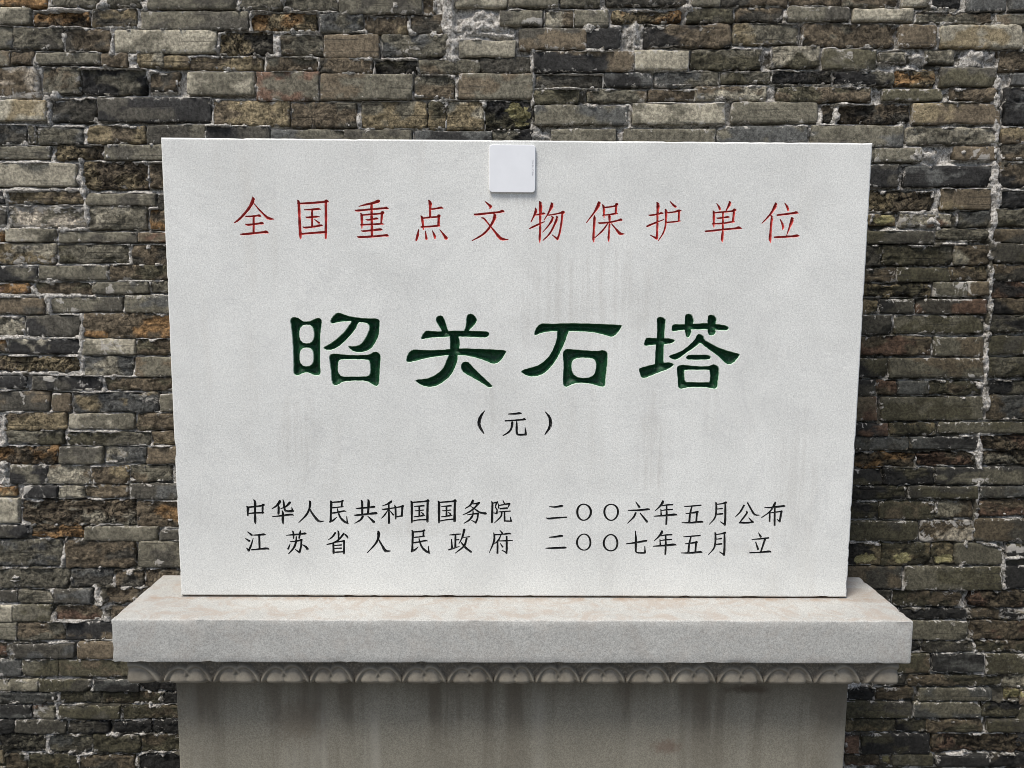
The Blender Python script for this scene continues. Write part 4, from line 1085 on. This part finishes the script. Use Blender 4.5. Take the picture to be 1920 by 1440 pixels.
def brick_geo(c4, code, rg, seed, step, shade_grime=1.0):
    """c4: world (x, z) of the corners tl, tr, br, bl on the wall plane"""
    r = random.Random(seed * 13 + 5)
    tl, tr, br_, bl_ = [np.array(p) for p in c4]
    W_ = np.linalg.norm(tr - tl); H_ = np.linalg.norm(tl - bl_)
    nu = max(4, int(W_ / step) + 1); nv = max(4, int(H_ / step) + 1)
    ein = min(0.0022, H_ * 0.08)
    def par(L, n):
        p = np.linspace(0, L, n + 1); return np.concatenate([[0, ein], p[(p > ein * 1.8) & (p < L - ein * 1.8)], [L - ein, L]])
    A = par(W_, nu); B = par(H_, nv)
    aa, bb = np.meshgrid(A, B)                       # bb from the bottom
    a = aa - W_ / 2; b = bb - H_ / 2
    e = np.minimum(W_ / 2 - np.abs(a), H_ / 2 - np.abs(b))
    rad = min(H_ * 0.25, r.choice((0.001, 0.0015, 0.002, 0.005)) + 0.0014 * rg)
    dx = np.abs(a) - (W_ / 2 - rad); dz = np.abs(b) - (H_ / 2 - rad)
    m = (dx > 0) & (dz > 0); hyp = np.hypot(dx, dz); sc = np.where(m, np.maximum(dx, dz) / np.maximum(hyp, 1e-9), 1)
    a = np.where(m, np.sign(a) * (W_ / 2 - rad + dx * sc), a); b = np.where(m, np.sign(b) * (H_ / 2 - rad + dz * sc), b)
    cx_, cz_ = (tl + tr + br_ + bl_) / 4
    # outline wander
    k = seed * 3.7; am = 0.0018 + 0.0016 * rg
    wx = (fbm(a * 70 + k, b * 70, 1, 3) - .5) * am * 2.4; wz = (fbm(a * 45 + 50 + k, b * 60, 2, 3) - .5) * am * 2.6
    u = a / W_ + .5; v = b / H_ + .5
    base = (tl[None, None] * ((1 - u) * v)[..., None] + tr[None, None] * (u * v)[..., None] + br_[None, None] * (u * (1 - v))[..., None] + bl_[None, None] * ((1 - u) * (1 - v))[..., None])
    X = base[..., 0] + wx; Z = base[..., 1] + wz
    prot = r.uniform(0.000, 0.0045) + (0.0015 if rg == 0 else 0) - 0.001 * rg
    rd = 0.0009 + 0.0012 * rg + r.uniform(0, 0.0009)
    q = np.clip(e / rd, 0, 1); fall = rd * (1 - np.sqrt(1 - (1 - q) ** 2))
    low = fbm(a * 22 + k, b * 30 + k, 5, 3) - .5
    mid = fbm(a * 95 + k, b * 120, 6, 3) - .5
    rid = np.abs(fbm(a * 60 + b * 40 + k, b * 110 - a * 25, 8, 4) - .5) * 2
    rel = low * (0.0012 + 0.0055 * rg) + mid * (0.0006 + 0.004 * rg) - rid * (0.0002 + 0.005 * rg)
    if r.random() < 0.35:         # a broken-off corner
        sx, sz = r.choice((-1, 1)), r.choice((-1, 1)); cd = np.hypot(a - sx * W_ / 2, (b - sz * H_ / 2) * 1.4) / r.uniform(0.012, 0.03)
        rel = rel - np.clip(1 - cd, 0, 1) * r.uniform(0.004, 0.010)
    tilt = r.uniform(-0.02, 0.02) * b + r.uniform(-0.008, 0.008) * a
    Y = WALLY - (prot + rel - fall + tilt)
    # colour: main tone, second tone in patches or along one side
    c1 = np.array(PAL[code[0]]); c2 = np.array(PAL[code[1]]) if len(code) > 1 else c1 * r.uniform(0.75, 1.25)
    pn = fbm(a * 26 + k * 1.3, b * 40 + k, 11, 4)
    side = (a / W_) * r.uniform(-0.5, 0.5) + (b / H_) * r.uniform(-0.35, 0.35)
    t = np.clip((pn + side - 0.50) / 0.10, 0, 1)[..., None] * (0.95 if len(code) > 1 else 0.6)
    tint = (c1 * (1 - t) + c2 * t) * r.uniform(0.88, 1.12)
    crev = 1 + np.clip((rel / (0.002 + 0.004 * rg)), -1, 1) * 0.18      # hollows of the broken face darker, high spots lighter
    tint = np.clip(tint * crev[..., None] * shade_grime, 0, 1)
    nV, nU = X.shape
    V = np.column_stack([X.ravel(), Y.ravel(), Z.ravel()]); idx = np.arange(nU * nV).reshape(nV, nU)
    F = np.column_stack([idx[:-1, :-1].ravel(), idx[:-1, 1:].ravel(), idx[1:, 1:].ravel(), idx[1:, :-1].ravel()])
    ring = np.concatenate([idx[0, :], idx[1:, -1], idx[-1, -2::-1], idx[-2:0:-1, 0]])
    bk = len(V); Vb = V[ring].copy(); Vb[:, 1] = WALLY + 0.028
    m_ = len(ring); i = np.arange(m_); j = (i + 1) % m_
    F = np.vstack([F, np.column_stack([ring[i], bk + i, bk + j, ring[j]])])
    V = np.vstack([V, Vb])
    tint = np.vstack([tint.reshape(-1, 3), tint.reshape(-1, 3)[ring]]); tint = np.column_stack([tint, np.ones(len(tint))])
    ea = np.concatenate([e.ravel(), np.zeros(m_)])
    n_ = len(V); lime = np.full(n_, 1.0 if 'w' in code else 0.0); lic = np.zeros(n_)
    mz = V[:, 0].mean(), V[:, 2].mean(); wob_ = (fbm(V[:, 0] * 90, V[:, 2] * 110, 41, 3) - .5) * 1.5
    for L_, arr, gain in ((LIMEB, lime, 1.9), (LICHEN, lic, 1.0)):
        for (px_, pz_, ra, rb) in L_:
            if abs(px_ - mz[0]) > 0.2 or abs(pz_ - mz[1]) > 0.06: continue
            dd = np.hypot((V[:, 0] - px_) / ra, (V[:, 2] - pz_) / rb) + wob_
            np.maximum(arr, np.clip(1.3 - dd, 0, 1) * gain, out=arr)
    return V, F, tint, ea, np.full(n_, rg / 2.0), lime, lic
def brick_obj(name, geos, parent):
    V, F, T, E_, R_, L_, C_ = [], [], [], [], [], [], []; b = 0
    for g in geos:
        V.append(g[0]); F.append(g[1] + b); T.append(g[2]); E_.append(g[3]); R_.append(g[4]); L_.append(g[5]); C_.append(g[6]); b += len(g[0])
    V = np.vstack(V) - np.array([0, WALLY, 0])
    o = mesh_obj(name, V, np.vstack(F), M_BRICK, attrs={"tint": ('FLOAT_COLOR', np.vstack(T)), "edge": ('FLOAT', np.concatenate(E_)), "rough": ('FLOAT', np.concatenate(R_)), "lime": ('FLOAT', np.concatenate(L_)), "lichen": ('FLOAT', np.concatenate(C_))})
    o.parent = parent; return o

cells = []                 # world rects of every brick, for the mortar bed
order = sorted(range(len(bl)), key=lambda i: -shown_area(bl[i]))
rest = []
for rank, i in enumerate(order):
    x0, y0, x1, y1, code, rg = bl[i]
    X, Z = px_to([x0 - .8, x1 + .8, x1 + .8, x0 - .8], [y0 - .7, y0 - .7, y1 + .9, y1 + .9], WALLY)
    c4 = [(X[k], Z[k]) for k in range(4)]
    cells.append((max(X[0], X[3]), min(X[1], X[2]), max(Z[2], Z[3]), min(Z[0], Z[1])))
    ss = lambda q: max(0, min(1, q)) ** 2 * (3 - 2 * max(0, min(1, q)))
    uc, vc = (x0 + x1) / 2, (y0 + y1) / 2       # shade and dirt painted together into the right-hand and lowest courses
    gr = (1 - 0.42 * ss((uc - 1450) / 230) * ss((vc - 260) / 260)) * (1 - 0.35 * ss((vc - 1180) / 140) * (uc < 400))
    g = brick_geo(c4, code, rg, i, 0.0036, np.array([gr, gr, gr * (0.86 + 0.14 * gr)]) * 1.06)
    if rank < 300: brick_obj("brick", [g], wall)
    else: rest.append(g)
small = brick_obj("small_bricks", rest, wall); small['kind'] = 'stuff'
# the rest of the wall: behind the tablet and beyond the picture, coursed at random
def box_of(u0, v0, u1, v1):
    X, Z = px_to([u0, u1, u1, u0], [v0, v0, v1, v1], WALLY); return X[0], X[1], Z[2], Z[0]
bx0, bx1 = px_to([-42, 1962], [700, 700], WALLY)[0]
_, zt = px_to([960, 960], [-43, -43], WALLY); _, zb = px_to([960, 960], [1443, 1443], WALLY)
hx0, _ = px_to([352, 352], [700, 700], WALLY); hx1, _ = px_to([1572, 1572], [700, 700], WALLY)
_, hz1 = px_to([960, 960], [283, 283], WALLY)
XL, XR, ZT = -2.3, 2.3, 2.75
rest = []
z = 0.01; sd_ = 2000
codes = ['g', 'gd', 'b', 'bm', 'yb', 'd', 'k', 'mg', 'gs', 'l', 'bd', 'gb', 'kd', 's']
rr_ = random.Random(77)
while z < ZT:
    hgt = rr_.uniform(0.030, 0.048); x = XL + rr_.uniform(0, .1)
    while x < XR:
        L = rr_.choice((0.10, 0.13, 0.2, 0.22)) * rr_.uniform(.85, 1.1)
        # pieces allowed outside the digitised field, or in the hidden middle
        segs = []
        def clipseg(a, b):
            inband = (z + hgt > zb[0] and z < zt[0])
            if not inband: return [(a, b)]
            o = []
            if a < bx0: o.append((a, min(b, bx0 - 0.004)))
            if b > bx1: o.append((max(a, bx1 + 0.004), b))
            if z + hgt < hz1[0] and b > hx0[0] and a < hx1[0]: o.append((max(a, hx0[0]), min(b, hx1[0])))
            return o
        for a, b in clipseg(x, x + L):
            if b - a < 0.02: continue
            c4 = [(a, z + hgt), (b, z + hgt), (b, z), (a, z)]
            cells.append((a, b, z, z + hgt)); sd_ += 1
            rest.append(brick_geo(c4, rr_.choice(codes), rr_.choice((0, 1, 1)), sd_, 0.016))
        x += L + rr_.uniform(0.005, 0.012)
    z += hgt + rr_.uniform(0.004, 0.008)
far = brick_obj("outlying_bricks", rest, wall); far['kind'] = 'stuff'

# mortar bed: a relief sheet whose height follows the joints
SEAMS = [  # photo-pixel polylines of wide pale joints: (half width px, points)
    (7, [(1868, 150), (1866, 300), (1868, 400), (1858, 440), (1857, 600), (1848, 660), (1848, 760)]),
    (6, [(1836, 800), (1836, 860), (1832, 930), (1826, 1010), (1880, 1030), (1884, 1100)]),
    (14, [(842, -30), (838, 30), (848, 70), (846, 110)]), (5, [(998, 60), (999, 160), (999, 270)]),
    (5, [(88, 180), (92, 230)]), (6, [(150, 300), (160, 370), (165, 420)]), (5, [(154, 590), (154, 700)]),
    (6, [(87, 560), (95, 590)]), (6, [(126, 1000), (118, 1060)]), (8, [(180, 1095), (185, 1125), (200, 1160)]),
    (5, [(212, 55), (210, 100)]), (8, [(8, 780), (10, 830)]), (9, [(8, 870), (10, 905)]),
    (7, [(100, 1300), (110, 1345)]), (12, [(1185, 55), (1190, 90)]), (6, [(60, 540), (70, 552)]),
    (4, [(0, 357), (150, 356), (165, 385)]), (4, [(0, 430), (165, 430)]), (4, [(0, 553), (62, 554), (180, 556)]), (4, [(0, 700), (150, 700)]), (4, [(0, 633), (150, 634), (154, 700)]),
    (5, [(1755, 395), (1760, 430)]), (5, [(835, 56), (960, 70)]), (9, [(1815, 1000), (1800, 1060)])]
LUMPS = [(30, 1085, 20, 10), (870, 70, 10, 10), (890, 50, 70, 12), (1720, 108, 22, 8), (1830, 105, 26, 12), (1715, 292, 18, 10), (1740, 290, 14, 10), (1808, 288, 16, 12), (105, 180, 10, 8), (740, 10, 16, 10), (190, 10, 14, 10), (1015, 256, 22, 14), (1740, 415, 16, 8), (265, 1145, 14, 12), (200, 1185, 10, 8), (1905, 1045, 30, 7), (252, 1120, 10, 8), (75, 1320, 20, 6), (1105, 55, 10, 8), (1290, 14, 14, 8), (1110, 200, 12, 8), (1565, 215, 8, 14), (1690, 235, 12, 12), (320, 975, 18, 6), (240, 1075, 14, 8), (128, 822, 8, 8), (1840, 720, 10, 12)]
def bed(name, x0, x1, z0, z1, step, parent, fine=True):
    nx = int((x1 - x0) / step) + 1; nz = int((z1 - z0) / step) + 1
    xs = np.linspace(x0, x1, nx); zs = np.linspace(z0, z1, nz)
    X, Zz = np.meshgrid(xs, zs); ins = np.full(X.shape, -0.05); upf = np.full(X.shape, 0.012); dnf = np.full(X.shape, 0.012)
    for (a, b, c, d) in cells:
        i0, i1 = np.searchsorted(xs, [a - .012, b + .012]); j0, j1 = np.searchsorted(zs, [c - .012, d + .012])
        if i1 <= i0 or j1 <= j0: continue
        sx = xs[i0:i1][None, :]; sz = zs[j0:j1][:, None]
        m = np.minimum(np.minimum(sx - a, b - sx), np.minimum(sz - c, d - sz))
        inx = (sx > a - .002) & (sx < b + .002)
        up = np.where(inx & (sz >= d), sz - d, 9.0); dn = np.where(inx & (sz <= c), c - sz, 9.0)
        upf[j0:j1, i0:i1] = np.minimum(upf[j0:j1, i0:i1], up); dnf[j0:j1, i0:i1] = np.minimum(dnf[j0:j1, i0:i1], dn)
        ins[j0:j1, i0:i1] = np.maximum(ins[j0:j1, i0:i1], m)
    n1 = fbm(X * 28, Zz * 34, 21, 4); n2 = fbm(X * 120, Zz * 130, 22, 3); n3 = fbm(X * 9, Zz * 9, 23, 3); n4 = fbm(X * 60, Zz * 60, 24, 4)
    h = -0.0155 + 0.034 * np.clip(n1 - 0.44, -0.1, 0.4) + 0.006 * (n2 - .5) + 0.012 * (n3 - .5)
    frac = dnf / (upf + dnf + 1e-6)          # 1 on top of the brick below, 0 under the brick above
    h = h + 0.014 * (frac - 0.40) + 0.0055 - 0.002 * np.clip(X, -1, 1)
    pale = 0.08 - 0.06 * np.clip(X / 1.1, -1, 1) + 0.05 * np.clip((Zz - 1.2) / 0.8, -1, 1) - 0.13 * np.clip((X - 0.55) / 0.15, 0, 1) * np.clip((1.75 - Zz) / 0.3, 0, 1) - 0.13 * np.clip((1.10 - Zz) / 0.15, 0, 1) * (X < 0) + 0.07 * (frac - 0.5)  # mortar darker at right and low left: dirt, partly painted shade
    # smears lapping over brick rims
    reach = 0.0005 + 0.012 * np.clip(n4 - 0.56, 0, 1) * 2.0
    if fine:
        for hwp, pts in SEAMS:
            P = np.array(pts, float); sx, sz = px_to(P[:, 0], P[:, 1], WALLY); Q = np.column_stack([sx, sz]); w = hwp / 870.0
            a0, a1 = Q[:, 0].min() - w * 2.5, Q[:, 0].max() + w * 2.5; c0, c1 = Q[:, 1].min() - w * 2.5, Q[:, 1].max() + w * 2.5
            i0, i1 = np.searchsorted(xs, [a0, a1]); j0, j1 = np.searchsorted(zs, [c0, c1])
            sub = np.column_stack([X[j0:j1, i0:i1].ravel(), Zz[j0:j1, i0:i1].ravel()])
            if not len(sub): continue
            d = seg_dist(sub, Q[:-1], Q[1:]).reshape(X[j0:j1, i0:i1].shape) / w
            k = np.clip(1.35 - d + (n4[j0:j1, i0:i1] - .5) * 2.2, 0, 1); k = k * k * (3 - 2 * k)
            h[j0:j1, i0:i1] = np.maximum(h[j0:j1, i0:i1], -0.012 + 0.0155 * k + 0.009 * (n2[j0:j1, i0:i1] - .5))
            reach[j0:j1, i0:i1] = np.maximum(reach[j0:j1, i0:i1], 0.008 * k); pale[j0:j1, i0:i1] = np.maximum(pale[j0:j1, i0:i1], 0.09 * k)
        for (u, v, ru, rv) in LUMPS:
            cx_, cz_ = pxz(u, v, WALLY); d = np.hypot((X - cx_) / (ru / 870), (Zz - cz_) / (rv / 870))
            k = np.clip(1.25 - d + (n4 - .5) * 1.8, 0, 1)
            h = np.maximum(h, -0.012 + 0.018 * k * (k > 0.05) + 0.009 * (n2 - .5) * (k > 0.05)); reach = np.maximum(reach, 0.02 * k); pale = np.maximum(pale, 0.15 * k)
    smear = np.clip(n4 - 0.56, 0, 1) * 2
    h = np.where((ins > 0) & (ins <= reach), np.maximum(h, -0.001 + 0.010 * smear + 0.007 * (n2 - .5)), h)
    h = np.where(ins > reach, np.minimum(h, -0.020), h)
    V = np.column_stack([X.ravel(), -h.ravel(), Zz.ravel()])
    idx = np.arange(nx * nz).reshape(nz, nx)
    F = np.column_stack([idx[:-1, :-1].ravel(), idx[:-1, 1:].ravel(), idx[1:, 1:].ravel(), idx[1:, :-1].ravel()])
    # drop quads that lie wholly behind brick bodies
    deep = (ins > reach + 0.012)
    dq = deep[:-1, :-1] & deep[1:, 1:] & deep[:-1, 1:] & deep[1:, :-1]
    F = F[~dq.ravel()]
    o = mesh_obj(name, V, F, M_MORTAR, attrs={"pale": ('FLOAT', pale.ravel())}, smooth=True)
    o.parent = parent; o['kind'] = 'stuff'; return o
ST = 0.0028
hxl, hxr = hx0[0] + 0.0, hx1[0] - 0.0
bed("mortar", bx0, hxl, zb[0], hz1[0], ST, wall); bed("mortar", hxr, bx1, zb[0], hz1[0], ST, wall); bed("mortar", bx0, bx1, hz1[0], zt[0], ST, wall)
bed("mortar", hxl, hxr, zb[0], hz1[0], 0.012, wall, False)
bed("mortar", XL, bx0, 0, ZT, 0.015, wall, False); bed("mortar", bx1, XR, 0, ZT, 0.015, wall, False)
bed("mortar", bx0, bx1, 0, zb[0], 0.015, wall, False); bed("mortar", bx0, bx1, zt[0], ZT, 0.015, wall, False)
core = mesh_obj("wall_core", [(XL, 0.03, 0), (XR, 0.03, 0), (XR, 0.03, ZT), (XL, 0.03, ZT), (XL, 0.35, 0), (XR, 0.35, 0), (XR, 0.35, ZT), (XL, 0.35, ZT)],
                [(0, 1, 2, 3), (5, 4, 7, 6), (3, 2, 6, 7), (4, 0, 3, 7), (1, 5, 6, 2), (0, 4, 5, 1)], M_MORTAR, smooth=False); core.parent = wall
